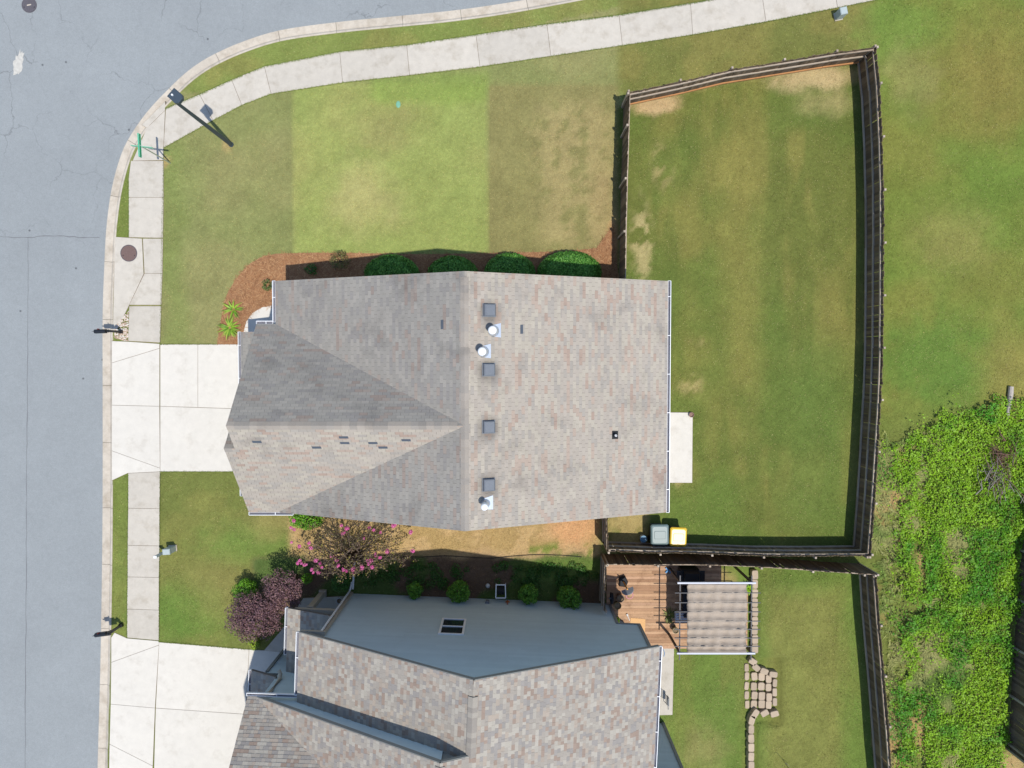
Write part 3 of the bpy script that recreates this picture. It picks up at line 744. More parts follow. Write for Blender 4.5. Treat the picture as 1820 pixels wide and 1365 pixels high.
for u, v in ((869, 551), (868, 657), (868, 759), (868, 862)):
    t = frame_on(pE, on_plane(pE, u, v, 0.1))
    bv = tmesh(MB().prism([(-.26, -.25), (.26, -.25), (.26, .25), (-.26, .25)], 0.004, 0.022), t).build('box_vent', M['greymetal'], house)
    tmesh(MB().prism([(-.20, -.22), (.23, -.22), (.23, .22), (-.20, .22)], 0.022, 0.17, 0.03), t).build('vent_hood', M['greymetal'], bv)
    tmesh(MB().prism([(-.14, -.16), (.17, -.16), (.17, .16), (-.14, .16)], 0.171, 0.176), t).build('vent_rib', M['greymetal'], bv)
    tmesh(MB().box((-.215, 0, 0.06), (0.02, 0.40, 0.07)), t).build('vent_mouth', M['dark'], bv)
for u, v, r_ in ((876, 588, 0.12), (858, 625, 0.12), (862, 895, 0.10)):
    p = on_plane(pE, u, v); t = frame_on(pE, p)
    fl = tmesh(MB().prism([(-.31, -.29), (.05, -.20), (.05, .20), (-.31, .24)], 0.012, 0.024), t).build('flue', M['galv'], house)
    z0 = p.z
    MB().lathe([(r_ * 1.9, -0.05), (r_ * 1.7, 0.06), (r_ * 1.08, 0.24), (r_ * 1.0, 0.26)], tuple(p)).build('storm_collar', M['galv'], fl, smooth=True)
    MB().lathe([(r_, 0.1), (r_, 0.56), (r_ * 1.02, 0.56)], tuple(p)).build('flue_pipe', M['white'], fl)
    MB().lathe([(r_ * 0.6, 0.55), (r_ * 1.3, 0.58), (r_ * 1.3, 0.64), (r_ * 0.9, 0.69), (0.01, 0.71)], tuple(p)).build('flue_cap', M['white'], fl, smooth=True)
p = on_plane(pE, 1093, 773); t = frame_on(pE, p)
bt = tmesh(MB().prism([(-.13, -.16), (.14, -.16), (.14, .16), (-.13, .16)], 0.012, 0.022), t).build('plumbing_vent', M['dark'], house)
MB().lathe([(0.11, -0.02), (0.09, 0.08), (0.05, 0.12)], tuple(p)).build('boot', M['dark'], bt, smooth=True); MB().lathe([(0.042, 0.05), (0.042, 0.30), (0.03, 0.30), (0.03, 0.2)], tuple(p), 12).build('vent_pipe', M['white'], bt)
miss = plain('bare_underlay', (92, 100, 110), 0.9)
for pl, u, v in ((pE, 927, 585), (pW, 786, 577), (pgS, 457, 785), (pgS, 563, 795), (pgS, 611, 777), (pgS, 613, 787), (pgS, 663, 787), (pgS, 681, 795), (pgS, 722, 782)):
    p = on_plane(pl, u, v); a_, b_ = pl.ab(p)
    vs = [pl.pt(a_ + dx, b_ + dy, h) for h in (0.006, 0.019) for dx, dy in ((-.17, -.055), (.17, -.055), (.16, .055), (-.18, .055))]
    MB().add(vs, [(4, 5, 6, 7), (0, 1, 5, 4), (1, 2, 6, 5), (2, 3, 7, 6), (3, 0, 4, 7)]).build('torn_shingle', miss, roof)
# lifted shingle edges
for k in range(16):
    u, v = rnd.uniform(880, 1170), rnd.uniform(520, 890); p = on_plane(pE, u, v); a_, b_ = pE.ab(p)
    vs = [pE.pt(a_ + dx, b_ + dy, h) for dx, dy, h in ((-.15, 0, .03), (.15, 0, .014), (.15, .13, .012), (-.15, .13, .012), (-.15, 0, .004), (.15, 0, .004))]
    MB().add(vs, [(0, 1, 2, 3), (4, 5, 1, 0), (0, 3, 4)], vary(TA[rnd.randrange(4)][0], .05)).build('lifted_shingle', M['roof_a'], roof, tint=True)

# ================================================================ THE NEIGHBOUR'S HOUSE
TB = [(C(174, 166, 155), 5), (C(190, 183, 170), 4), (C(164, 143, 128), 2.2), (C(160, 155, 150), 3), (C(182, 168, 153), 2)]
SB = [(0.45, 0.545, 0.57), (0.44, 0.535, 0.56), (0.46, 0.555, 0.58)]
SB = [(c, 1) for c in SB]
TB = soften(TB, 0.82, 1.02)
ANG = R(-2.31); NO = Vector((-7.86, -11.44)); ca, sa = math.cos(ANG), math.sin(ANG)
def L2(x, y): return (NO.x + x * ca - y * sa, NO.y + x * sa + y * ca)
def L3(x, y, z): return (*L2(x, y), z)
def inv(p): d = Vector(p[:2]) - NO; return (d.x * ca + d.y * sa, -d.x * sa + d.y * ca)
def Ld(x, y): return (x * ca - y * sa, x * sa + y * ca)
nbh = thing('grey_blue_house', L3(6.3, -6, 0), 'grey blue sided house with mottled shingle roof and a window in its gable wall', 'house')
NW, NE, NR, NZE, NZR = -0.93, 13.95, 6.48, 5.5, 9.25
RK = 0.16
pit = (NZR - NZE) / (NE - NR)
sx_, sy_ = inv(at(785, 1350, 9.8)); SR = NR - 1.06; SZR = NZR + 1.06 * pit; SY = -2.62
SW_E = inv(at(455, 1245, 5.5))[0]
qE = Plane(L3(NE, 0, NZE), Ld(-1, 0), pit); qW = Plane(L3(NW, 0, NZE), Ld(1, 0), (NZR - NZE) / (NR - NW))
qS = Plane(L3(SW_E, 0, NZE), Ld(1, 0), (SZR - NZE) / (SR - SW_E))
GP2 = 0.93; GYE = SY + 0.02; GXL = inv(at(440, 1250, 5.5))[0]
qG = Plane(L3(GXL, GYE, NZE), Ld(0, -1), GP2)
valley = lambda y: SW_E + (GYE - y) * GP2 / qS.p
Yb = -16.0
yv = GYE - (SR - SW_E) * qS.p / GP2
def LP(pts): return [L2(*p) for p in pts]
nE = [LP([(NE, RK), (NR, RK), (NR, SY), (SR, SY), (SR, Yb), (NE, Yb)])]
nE = [LP([(NE, RK), (NR, RK), (NR, Yb), (NE, Yb)]), LP([(NR, SY), (SR, SY), (SR, Yb), (NR, Yb)])]
nW = [LP([(NW, RK), (NR, RK), (NR, -3.2), (NW, -3.2)])]
nS = [LP([(SR, SY), (SW_E, SY), (SR, yv)])]
nG = [LP([(GXL, GYE), (SW_E, GYE), (SR, yv), (GXL, yv)])]
gs = 2 * yv - GYE; Yb = gs - 1.5
nE = [LP([(NE, RK), (NR, RK), (NR, Yb), (NE, Yb)]), LP([(NR, SY), (SR, SY), (SR, Yb), (NR, Yb)])]
nS2 = [LP([(SR, yv), (SW_E, gs), (SW_E, Yb), (SR, Yb)])]
qG2 = Plane(L3(GXL, gs, NZE), Ld(0, 1), GP2); nG2 = [LP([(GXL, yv), (SR, yv), (SW_E, gs), (GXL, gs)])]
pw_ = inv(at(512, 1087, 2.7)); qP = Plane(L3(pw_[0], 0, 2.72), Ld(1, 0), 0.36)
nP = [LP([(pw_[0], 0.14), (pw_[0], -3.1), (-0.02, -3.1), (-0.02, 0.14)])]
gw_ = inv(at(447, 1193, 2.9)); qQ = Plane(L3(gw_[0], 0, 2.92), Ld(1, 0), 0.45)
nQ = [LP([(gw_[0], gw_[1] + 0.05), (gw_[0], -9), (GXL + 0.5, -9), (GXL + 0.5, gw_[1] + 0.05)])]
rmb = MB()
NSL = [(qE, nE), (qW, nW), (qS, nS + nS2), (qG, nG), (qP, nP), (qQ, nQ), (qG2, nG2)]
qV = Plane(L3(NE + 1.6, 0, 4.6), Ld(-1, 0), 0.42); NSL.append((qV, [LP([(NE + 1.75, inv(at(1178, 1285, 0))[1] + .05), (NE + 1.75, -13.2), (12.4, -13.2), (12.4, inv(at(1178, 1285, 0))[1] + .05)])]))
for pl, ps in NSL:
    for p in ps: roof_slab(rmb, pl, p, 0.15)
nroof = rmb.build('roof', M['deckroof'], nbh)
rest = MB()
for k, (pl, ps) in enumerate(NSL):
    pc = courses(pl, [z_poly(pl, p) for p in ps], 0.143, [0.11, 0.25], TB, 0.016, 0.004, 0.003, 300 + k, offs=0.4, liftj=0.008, rep=0.0)
    if k in (0, 1):    # the largest shingles in view stand on their own
        whole = [p for p in pc if p[4]]
        def vis(p):
            q = pl.pt(p[2], p[3]); u_, v_ = to_px(q.x, q.y, q.z); return 430 < u_ < 1170 and v_ < 1360
        whole = sorted([p for p in whole if vis(p)], key=lambda p: -area2(p[0]))[:(170 if k == 0 else 120)]
        ids = set(map(id, whole))
        for p in whole:
            m1 = MB(); lay(m1, pl, [p], 0.143, 0.016, 0.004, TB, 0.06, int(p[2] * 1000) & 0xffff); m1.build('shingle', M['roof_b'], nroof, tint=True)
        pc = [p for p in pc if id(p) not in ids]
    lay(rest, pl, pc, 0.143, 0.016, 0.004, TB, 0.06, 400 + k)
tag(rest.build('shingles', M['roof_b'], nroof, tint=True), kind='stuff')
TC = [(C(178, 170, 158), 1), (C(168, 160, 150), 1)]
caps(nroof, L3(NR, SY - 0.05, NZR + 0.03), L3(NR, -0.42, NZR + 0.03), 0.36, 0.185, pit, pit, Ld(1, 0), TC, M['roof_b'], rise=0.035)
caps(nroof, L3(NR, -0.38, NZR), L3(NR, RK, NZR), 0.34, 0.2, pit, pit, Ld(1, 0), TC, M['roof_b'])
caps(nroof, L3(SR, Yb, SZR + 0.02), L3(SR, SY, SZR + 0.02), 0.36, 0.185, pit, qS.p, Ld(1, 0), TC, M['roof_b'], rise=0.03)
# walls: cores just behind the siding boards
core = MB()
def lbox(x0, x1, y0, y1, z0, z1): core.prism(LP([(x0, y0), (x1, y0), (x1, y1), (x0, y1)]), z0, z1)
BK = Yb + 0.3
lbox(0.0, 12.64, BK, -0.02, 0, 5.42); lbox(12.5, 13.62, BK, -0.022, 2.7, 5.4)
g_ = [(0.0, 5.4), (13.6, 5.4), (NR, NZR - 0.2)]
core.add([L3(x, y, z) for y in (-0.02, -0.4) for x, z in g_], [(0, 1, 2), (3, 5, 4), (0, 2, 5, 3)])
gc = inv(at(510, 1150, 0))
lbox(gc[0], 0.5, gs + .4, gc[1] - 0.02, 0, 2.95); lbox(GXL + 0.45, 0.5, gs + .4, SY - 0.18, 2.6, 5.4)
g2 = [(GXL + 0.45, 5.4), (SR + 0.5, 5.4), (SR, SZR - 0.2)]
core.add([L3(x, y, z) for y in (SY - 0.2, SY - 0.6) for x, z in [(SW_E + 0.3, 5.5), (NE - 1, 5.5), (SR, SZR - 0.2)]], [(0, 1, 2), (3, 5, 4), (0, 2, 5, 3)])
core.add([L3(x, y, z) for y in (Yb + .3, Yb + .7) for x, z in [(SW_E + .3, 5.4), (NE - .35, 5.4), (SR, SZR - .2)]] , [(2, 1, 0), (3, 4, 5), (0, 2, 5, 3), (1, 4, 5, 2)])
wx = inv(at(1178, 1285, 0)); lbox(12.3, wx[0], -13, wx[1] - 0.02, 0, 4.55)
core.add([L3(GXL + .45, y, z) for y, z in ((SY - .2, 5.4), (gs + .4, 5.4), (yv, 9.2))] + [L3(GXL + .85, y, z) for y, z in ((SY - .2, 5.4), (gs + .4, 5.4), (yv, 9.2))], [(0, 1, 2), (5, 4, 3), (0, 2, 5, 3), (1, 4, 5, 2)])
core.build('wall', M['trim'], nbh)
zr = lambda x: (NZE + (x - NW) * qW.p if x < NR else NZE + (NE - x) * pit) - 0.16
segs = [(L3(13.62, 0, 0), Ld(0, 1), [(-13.62 + 0, 0.05), (-0.98, 0.05), (-0.98, 2.7), (0, 2.7), (0, zr(13.62)), (-(13.62 - NR), zr(NR)), (-13.62, zr(0))])]
pl0 = Plane(L3(0, 0, 0), Ld(0, 1), None)     # u runs west
segs = []
def wallseg(x_ref, y, h, poly): segs.append((L3(x_ref, y, 0), Ld(*h), poly))
# north gable wall, split in convex pieces (a runs west from the reference corner)
wallseg(13.62, 0, (0, 1), [(0.98, 0.05), (13.62, 0.05), (13.62, 5.3), (0.98, 5.3)])
wallseg(13.62, 0, (0, 1), [(0.0, 2.7), (0.98, 2.7), (0.98, 5.3), (0, 5.3)])
wallseg(13.62, 0, (0, 1), [(0.0, 5.3), (13.62, 5.3), (13.62, zr(0)), (13.62 - NR, zr(NR)), (0, zr(13.62))])
wallseg(0, 0, (-1, 0), [(0, 0.05), (3.0, 0.05), (3.0, 5.4), (0, 5.4)])            # west wall of the main block
wallseg(0, gc[1], (0, 1), [(0, 0.05), (-gc[0], 0.05), (-gc[0], 2.9), (0, 2.9)])   # garage north wall
zs = lambda x: NZE + (x - SW_E) * qS.p - 0.16
wallseg(SR, SY - 0.16, (0, 1), [(0, 5.3), (SR - SW_E - 0.3, 5.3), (SR - SW_E - 0.3, zs(SW_E + 0.3)), (0, zs(SR))])
wallseg(0, SY - 0.16, (0, 1), [(0, 2.6), (-GXL - 0.45, 2.6), (-GXL - 0.45, 5.3), (0, 5.3)])
wallseg(wx[0], wx[1], (0, 1), [(0, 0.05), (2.0, 0.05), (2.0, 4.6), (0, 4.6)])
wallseg(wx[0], wx[1], (1, 0), [(-5, 0.05), (0, 0.05), (0, 4.6), (-5, 4.6)])
wall_boards(nbh, segs, 500, SB, M['siding'])
def lbeam(name, p0, p1, w, h, mat='beige', up=(0, 0, 1)): return MB().beam(L3(*p0), L3(*p1), w, h, up=up).build(name, M[mat], nbh)
lbeam('corner_board', (-0.012, 0.012, 0.05), (-0.012, 0.012, 5.35), 0.2, 0.2); lbeam('corner_board', (12.64, 0.012, 0.05), (12.64, 0.012, 2.68), 0.12, 0.09, 'trim')
lbeam('corner_board', (13.62, 0.012, 2.7), (13.62, 0.012, 5.3), 0.12, 0.12, 'trim'); lbeam('floor_trim', (12.66, 0.014, 2.68), (13.68, 0.014, 2.68), 0.08, 0.10, 'trim')
lbeam('corner_board', (gc[0], gc[1] + 0.012, 0.05), (gc[0], gc[1] + 0.012, 2.86), 0.13, 0.13, 'trim'); lbeam('corner_board', (wx[0], wx[1] + 0.01, 0.05), (wx[0], wx[1] + 0.01, 4.6), 0.13, 0.13, 'trim')
for x0, x1, rz_ in ((NW, NR, None), (NR, NE, None)):
    f_ = lambda x: (NZE + (x - NW) * qW.p if x <= NR else NZE + (NE - x) * pit) - 0.09
    MB().beam(L3(x0, RK + 0.014, f_(x0)), L3(x1, RK + 0.014, f_(x1 - 1e-6 if x1 == NR else x1)), 0.026, 0.17).build('rake_board', M['trim'], nbh)
MB().beam(L3(SW_E, SY + 0.014, NZE - 0.09), L3(SR, SY + 0.014, SZR - 0.09), 0.026, 0.17).build('rake_board', M['trim'], nbh)
MB().beam(L3(SR, SY + 0.014, SZR - 0.09), L3(NR, SY + 0.014, NZR - 0.07), 0.026, 0.13).build('rake_board', M['trim'], nbh)
lbeam('eave_return', (-0.9, 0.05, 5.36), (0.1, 0.05, 5.36), 0.3, 0.12)
gutter(nbh, L3(NW - 0.004, -2.5, NZE - 0.06), L3(NW - 0.004, RK, NZE - 0.06), Ld(-1, 0)); gutter(nbh, L3(NE + 0.004, Yb, NZE - 0.06), L3(NE + 0.004, RK, NZE - 0.06), Ld(1, 0))
gutter(nbh, L3(GXL - 0.05, GYE + 0.006, NZE - 0.06), L3(NW - 0.02, GYE + 0.006, NZE - 0.06), Ld(0, 1)); gutter(nbh, L3(pw_[0] - 0.004, -2.0, 2.66), L3(pw_[0] - 0.004, 0.14, 2.66), Ld(-1, 0))
gutter(nbh, L3(gw_[0] - 0.004, -9, 2.86), L3(gw_[0] - 0.004, gw_[1] + 0.05, 2.86), Ld(-1, 0))
# porch: beam, column, downspout, light
lbeam('porch_beam', (pw_[0] + 0.25, 0.0, 2.55), (-0.1, 0.0, 2.55), 0.2, 0.22)
cx_, cy_ = inv(at(575, 1055, 0))
pc_ = MB(); pc_.box(L3(cx_, 0.0, 1.25), (0.24, 0.24, 2.4), ANG); pc_.box(L3(cx_, 0.0, 0.16), (0.34, 0.34, 0.2), ANG); pc_.box(L3(cx_, 0.0, 2.40), (0.32, 0.32, 0.1), ANG)
pc_.build('porch_column', M['beige'], nbh)
dsx = inv((-10.25, -14.1))[0]
ds = MB(); ds.tube([L3(dsx, SY - 0.02, 5.2), L3(dsx, SY - 0.10, 4.9), L3(dsx, SY - 0.10, 3.6), L3(dsx - 0.02, SY + 0.06, 3.42), L3(dsx - 0.12, SY + 0.18, 3.36)], 0.085, 8); ds.build('downspout', M['beige'], nbh)
ds = MB(); ds.tube([L3(-0.08, 0.16, 5.3), L3(-0.08, 0.16, 0.15), L3(-0.05, 0.28, 0.06), L3(0.0, 0.6, 0.05)], 0.045, 8); ds.build('downspout', M['white'], nbh)
# gable window
wz0, wz1 = 3.0, 4.65; xa = inv(at(789, 1110, 3.0))[0]; xb = inv(at(825, 1110, 3.0))[0]
wf = MB()
for a_, b_, c_, d_ in ((xa - .09, xa, wz0 - .09, wz1 + .09), (xb, xb + .09, wz0 - .09, wz1 + .09), (xa, xb, wz0 - .09, wz0), (xa, xb, wz1, wz1 + .09), (xa, xb, (wz0 + wz1) / 2 - .03, (wz0 + wz1) / 2 + .03)):
    wf.prism(LP([(a_, 0.0), (b_, 0.0), (b_, 0.06), (a_, 0.06)]), c_, d_)
win = wf.build('window', M['white'], nbh)
for c_, d_ in ((wz0, (wz0 + wz1) / 2 - .03), ((wz0 + wz1) / 2 + .03, wz1)): MB().prism(LP([(xa, 0.0), (xb, 0.0), (xb, 0.022), (xa, 0.022)]), c_, d_).build('pane', M['glass'], win)
# dryer vent hood on the wall
vx, vy = inv(at(866, 1074, 0.6)); hv = MB(); hv.prism(LP([(vx - .11, 0), (vx + .11, 0), (vx + .08, .14), (vx - .08, .14)]), 0.5, 0.72, 0.02); hv.build('dryer_vent', M['greymetal'], nbh)

# ================================================================ FENCES
WT = [C(122, 104, 84), C(136, 114, 92), C(112, 96, 80), C(146, 126, 104), C(128, 112, 96)]
RT = [C(196, 180, 162), C(186, 168, 148), C(204, 188, 168)]
def picket_mesh(w, h, tint):
    c = 0.03; t = 0.018
    pr = [(-w / 2, 0), (w / 2, 0), (w / 2, h - c), (w / 2 - c, h), (-w / 2 + c, h), (-w / 2, h - c)]
    vs = [(x, -t / 2, z) for x, z in pr] + [(x, t / 2, z) for x, z in pr]
    return raw_mesh('picket', vs, [(0, 1, 2, 3, 4, 5), (11, 10, 9, 8, 7, 6)] + [(i, i + 6, (i + 1) % 6 + 6, (i + 1) % 6) for i in range(6)], M['wood'], [tint] * 12)
PW = 0.138
PICK = [picket_mesh(PW, 1.78, t) for t in WT]
def fence(label, pts, side, rails=(0.22, 0.92, 1.58), group='wooden privacy fences round the yards', posts=2.4, h=1.78, bottom_tint=None, post_with_rails=False):
    """pts: ground line; side +1: rails and posts stand to the left of the direction of travel"""
    line = [Vector(p) for p in pts]
    root = thing('wooden_fence', (line[0].x, line[0].y, 0), label, 'fence', group)
    path = resample(line, 0.142)[:-1]; N = normals(path)
    for i, (p, n) in enumerate(zip(path, N)):
        d = Vector((-n.y, n.x)); ang = math.atan2(d.y, d.x) + rnd.gauss(0, 0.015)
        sc = (h / 1.78) * (1 + rnd.gauss(0, 0.009))
        p = p - n * (-side) * 0 + d * rnd.uniform(-0.003, 0.003)
        m = Matrix.Translation((p.x, p.y, 0.02 + rnd.uniform(-0.01, 0.012))) @ Matrix.Rotation(ang, 4, 'Z') @ Matrix.Rotation(rnd.gauss(0, 0.005), 4, 'Y') @ Matrix.Rotation(rnd.gauss(0, 0.006), 4, 'X') @ Matrix.Diagonal((1, 1, sc, 1))
        link(bpy.data.objects.new('picket', PICK[rnd.randrange(len(PICK))]), root, m)
    pp = resample(line, posts); PN = normals(pp)
    for i, (p, n) in enumerate(zip(pp, PN)):
        q = p - n * side * 0.06 if post_with_rails else p + n * side * 0.06
        MB().box((q.x, q.y, (h + 0.06) / 2), (0.09, 0.09, h + 0.06), math.atan2(n.x, -n.y), tint=vary(rnd.choice(RT), 0.1)).build('fence_post', M['wood'], root, tint=True)
        if i:
            a, b = pp[i - 1] - PN[i - 1] * side * 0.040, p - n * side * 0.040
            for k, z in enumerate(rails):
                t = vary(rnd.choice(RT), 0.08)
                if bottom_tint and k == 0: t = bottom_tint
                zz = z * h / 1.78 + rnd.uniform(-0.02, 0.02)
                MB().beam((a.x, a.y, zz), (b.x, b.y, zz + rnd.uniform(-0.02, 0.02)), 0.055, 0.09, tint=t).build('fence_rail', M['wood'], root, tint=True)
    return root
HT = 1.8
eastp = [at(1557, 84, HT), at(1564, 150, HT), at(1568, 230, HT), at(1571, 350, HT), at(1571, 470, HT), at(1570, 560, HT), at(1569, 660, HT), at(1562, 780, HT), at(1556, 880, HT), at(1548, 986, HT)]
northp = [at(1118, 164, HT), at(1232, 140, HT), at(1300, 123, HT), at(1366, 113, HT), at(1462, 96, HT), at(1556, 84, HT)]
# travelling north -> left is west; "side" +1 puts rails left
fence('long dark picket fence between the back yard and the open field, rails facing the yard', eastp[::-1], 1)
fence('picket fence along the sidewalk side of the back yard with pale rails', northp, -1, bottom_tint=C(206, 150, 100))
fence('picket fence running from the hedge end of the brown roofed house to the yard corner', [at(1111, 505, HT), at(1112, 420, HT), at(1114, 330, HT), at(1117, 240, HT), at(1119, 166, HT)], -1)
fence('picket fence behind the two trash carts closing the back yard', [at(1082, 980, HT), at(1160, 983, HT), at(1250, 984, HT), at(1340, 988, HT), at(1440, 989, HT), at(1546, 988, HT)], 1)
fence('short picket fence between the brown roofed house and the trash carts', [at(1080, 900, HT), at(1080, 940, HT), at(1081, 978, HT)], -1)
fence('picket fence standing along the wooden deck behind the black grill', [at(1078, 1003, HT), at(1160, 1004, HT), at(1220, 1003, HT), at(1300, 1005, HT), at(1400, 1010, HT), at(1480, 1017, HT), at(1556, 1021, HT)], -1, post_with_rails=True)
fence('short picket fence joining the grey blue house to the wooden deck', [at(1078, 1004, HT), at(1076, 1040, HT), at(1075, 1088, HT)], -1)
fence('picket fence with paler mended rails beside the weeds and the stepping stones', [at(1558, 1022, HT), at(1564, 1110, HT), at(1571, 1190, HT), at(1578, 1270, HT), at(1585, 1370, HT), at(1596, 1480, HT)], -1)
fence('far brown fence on the other edge of the weed patch', [at(1892, 815, 2.0), at(1868, 1022, 2.0), at(1853, 1213, 2.0), at(1845, 1372, 2.0)], 1, h=2.0)

# ================================================================ VEGETATION
def leaf_quads(P, N, size, tints, asp=0.55):
    """diamond leaves at P facing N"""
    n = len(P); r = rng.normal(size=(n, 3)); T = np.cross(N, r); T /= np.linalg.norm(T, axis=1)[:, None] + 1e-9
    B = np.cross(N, T); s = (size * rng.uniform(0.65, 1.35, n))[:, None]
    V = np.stack([P - T * s * 0.5, P + B * s * asp * 0.5, P + T * s * 0.5 + N * s * 0.08, P - B * s * asp * 0.5], 1)
    return V.reshape(-1, 3), tints
def pick(cols, n, var=0.16, w=None):
    c = np.array(cols)[rng.choice(len(cols), n, p=w)]; return np.clip(c * rng.uniform(1 - var, 1 + var, (n, 1)), 0.003, 1)
def cloud(balls, dens, size, cols, up=0.5, shell=0.65, w=None):
    """balls: (x,y,z,rx,ry,rz); leaves biased to the shell"""
    Ps, Ns = [], []
    for x, y, z, rx, ry, rz in balls:
        n = max(6, int(dens * (rx * ry + rx * rz + ry * rz) * 4))
        d = rng.normal(size=(n, 3)); d /= np.linalg.norm(d, axis=1)[:, None]
        r = np.where(rng.random(n) < shell, rng.uniform(0.82, 1.06, n), rng.random(n) ** (1 / 3) * 0.95)
        p = np.array((x, y, z)) + d * r[:, None] * np.array((rx, ry, rz))
        nn = d + rng.normal(size=(n, 3)) * 0.55 + np.array((0, 0, up)); nn /= np.linalg.norm(nn, axis=1)[:, None]
        Ps.append(p); Ns.append(nn)
    P = np.concatenate(Ps); N = np.concatenate(Ns); k = P[:, 2] > 0.02
    P, N = P[k], N[k]
    return leaf_quads(P, N, size, pick(cols, len(P), w=w))
def crown(root, V, T, name='crown'):
    return link(bpy.data.objects.new(name, poly_mesh_np(name, V, 4, M['leaf'], T)), root)
GREEN = [C(58, 108, 36), C(72, 122, 44), C(48, 96, 34), C(84, 132, 50)]
LIME = [C(110, 168, 30), C(92, 150, 28), C(126, 180, 44), C(80, 138, 30)]
PURP = [C(124, 92, 98), C(108, 78, 86), C(140, 106, 108), C(96, 70, 80), C(132, 100, 94)]
MYRT = [C(112, 92, 78), C(98, 80, 68), C(126, 104, 84), C(104, 98, 66), C(90, 72, 66), C(120, 110, 74)]
def shrub(label, u, v, rx, ry, h, cols, dens=260, size=0.07, group=None, name='shrub', lumps=9, zb=0.0):
    x, y = at(u, v, h * 0.6); root = thing(name, (x, y, zb), label, 'shrub', group)
    balls = [(x, y, h * 0.5, rx * 0.82, ry * 0.82, h * 0.5)]
    for k in range(lumps):
        t = 2 * math.pi * k / lumps + rnd.uniform(-.3, .3); q = rnd.uniform(0.5, 0.72)
        balls.append((x + rx * q * math.cos(t), y + ry * q * math.sin(t), h * rnd.uniform(0.4, 0.72), rx * 0.36, ry * 0.36, h * 0.3))
    V, T = cloud(balls, dens, size, cols); crown(root, V, T)
    st = MB()
    for k in range(5):
        t = rnd.uniform(0, 6.28); st.tube([(x, y, 0), (x + rx * .25 * math.cos(t), y + ry * .25 * math.sin(t), h * .35), (x + rx * .55 * math.cos(t), y + ry * .55 * math.sin(t), h * .75)], [0.03, 0.02, 0.008], 5)
    st.build('stem', M['bark'], root); return root
def hedge(label, u0, u1, v0, h):
    xa, ya = at(u0, v0, 0.7); xb, _ = at(u1, v0, 0.7); x = (xa + xb) / 2; rx = (xb - xa) / 2; y = ya - 0.95; ry = 0.98
    root = thing('clipped_shrub', (x, y, 0), label, 'shrub', 'clipped round shrubs beside the house')
    core_ = MB()   # dense inner twigs and leaves
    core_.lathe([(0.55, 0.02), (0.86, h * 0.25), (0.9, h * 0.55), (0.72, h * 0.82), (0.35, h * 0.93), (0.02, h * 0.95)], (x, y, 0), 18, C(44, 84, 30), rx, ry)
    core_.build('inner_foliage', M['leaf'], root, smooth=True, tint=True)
    n = int(5200 * rx); t = rng.uniform(0, 2 * math.pi, n); q = np.sqrt(rng.random(n))
    z = h * np.power(np.clip(1 - q ** 3.2, 0, 1), 0.42) * rng.uniform(0.93, 1.05, n) + 0.05 * (fbm(x + q * np.cos(t) * rx, y + q * np.sin(t), 0.3, 3) - 0.5)
    P = np.stack([x + rx * q * np.cos(t), y + ry * q * np.sin(t), np.maximum(z, 0.05)], 1)
    N = np.stack([np.cos(t) * q ** 2, np.sin(t) * q ** 2, np.full(n, 0.8)], 1) + rng.normal(size=(n, 3)) * 0.42; N /= np.linalg.norm(N, axis=1)[:, None]
    m = int(2600 * rx); t2 = rng.uniform(0, 2 * math.pi, m); z2 = rng.uniform(0.05, h * 0.85, m); q2 = rng.uniform(0.9, 1.02, m) * np.power(np.clip(1 - (z2 / h) ** 4, 0, 1), 0.3)
    P2 = np.stack([x + rx * q2 * np.cos(t2), y + ry * q2 * np.sin(t2), z2], 1); N2 = np.stack([np.cos(t2), np.sin(t2), np.full(m, 0.3)], 1) + rng.normal(size=(m, 3)) * 0.4; N2 /= np.linalg.norm(N2, axis=1)[:, None]
    P = np.concatenate([P, P2]); N = np.concatenate([N, N2])
    V, T = leaf_quads(P, N, 0.085, pick([C(80, 142, 48), C(98, 158, 60), C(66, 122, 42), C(116, 170, 74)], len(P)), 0.6); crown(root, V, T)
hedge('clipped round green shrub next to the bare twiggy bush beside the roof', 645, 743, 452, 1.15)
hedge('clipped round green shrub wholly in the shadow of the roof peak', 757, 850, 454, 1.1)
hedge('clipped round green shrub half sunlit, beside the widest clipped shrub', 860, 952, 449, 1.2)
hedge('widest clipped green shrub, nearest the fence', 956, 1070, 446, 1.25)
shrub('sparse twiggy bush with yellowed leaves in the pine straw', 602, 462, 0.55, 0.5, 1.0, [C(120, 122, 60), C(140, 118, 70), C(92, 108, 48), C(110, 92, 64)], 110, 0.07, name='bush')
shrub('small low green bush at the gutter corner in pine straw', 476, 507, 0.32, 0.32, 0.45, [C(96, 118, 52), C(120, 128, 70), C(84, 104, 48)], 150, 0.07, name='bush')
shrub('low dark bush in the roof shadow at the bed corner', 552, 478, 0.35, 0.3, 0.4, GREEN, 150, 0.07, name='bush')
shrub('bright green bush at the front gable corner beside the flowering tree', 545, 922, 0.85, 0.62, 1.3, LIME, 200, 0.085)
shrub('bright lime round bush beside the purple leaved tree', 436, 1049, 0.62, 0.58, 1.2, LIME, 330, 0.06)
shrub('small yellow green bush on the driveway edge under the purple tree', 452, 1144, 0.34, 0.34, 0.5, [C(150, 180, 40), C(120, 160, 36), C(168, 186, 60)], 260, 0.06)
shrub('tiny bright green bush between the purple tree and the porch', 545, 1029, 0.26, 0.28, 0.9, LIME, 260, 0.06)
shrub('dark green bush at the porch corner beside the white drain pipe', 606, 1036, 0.5, 0.55, 1.1, GREEN, 240, 0.07)
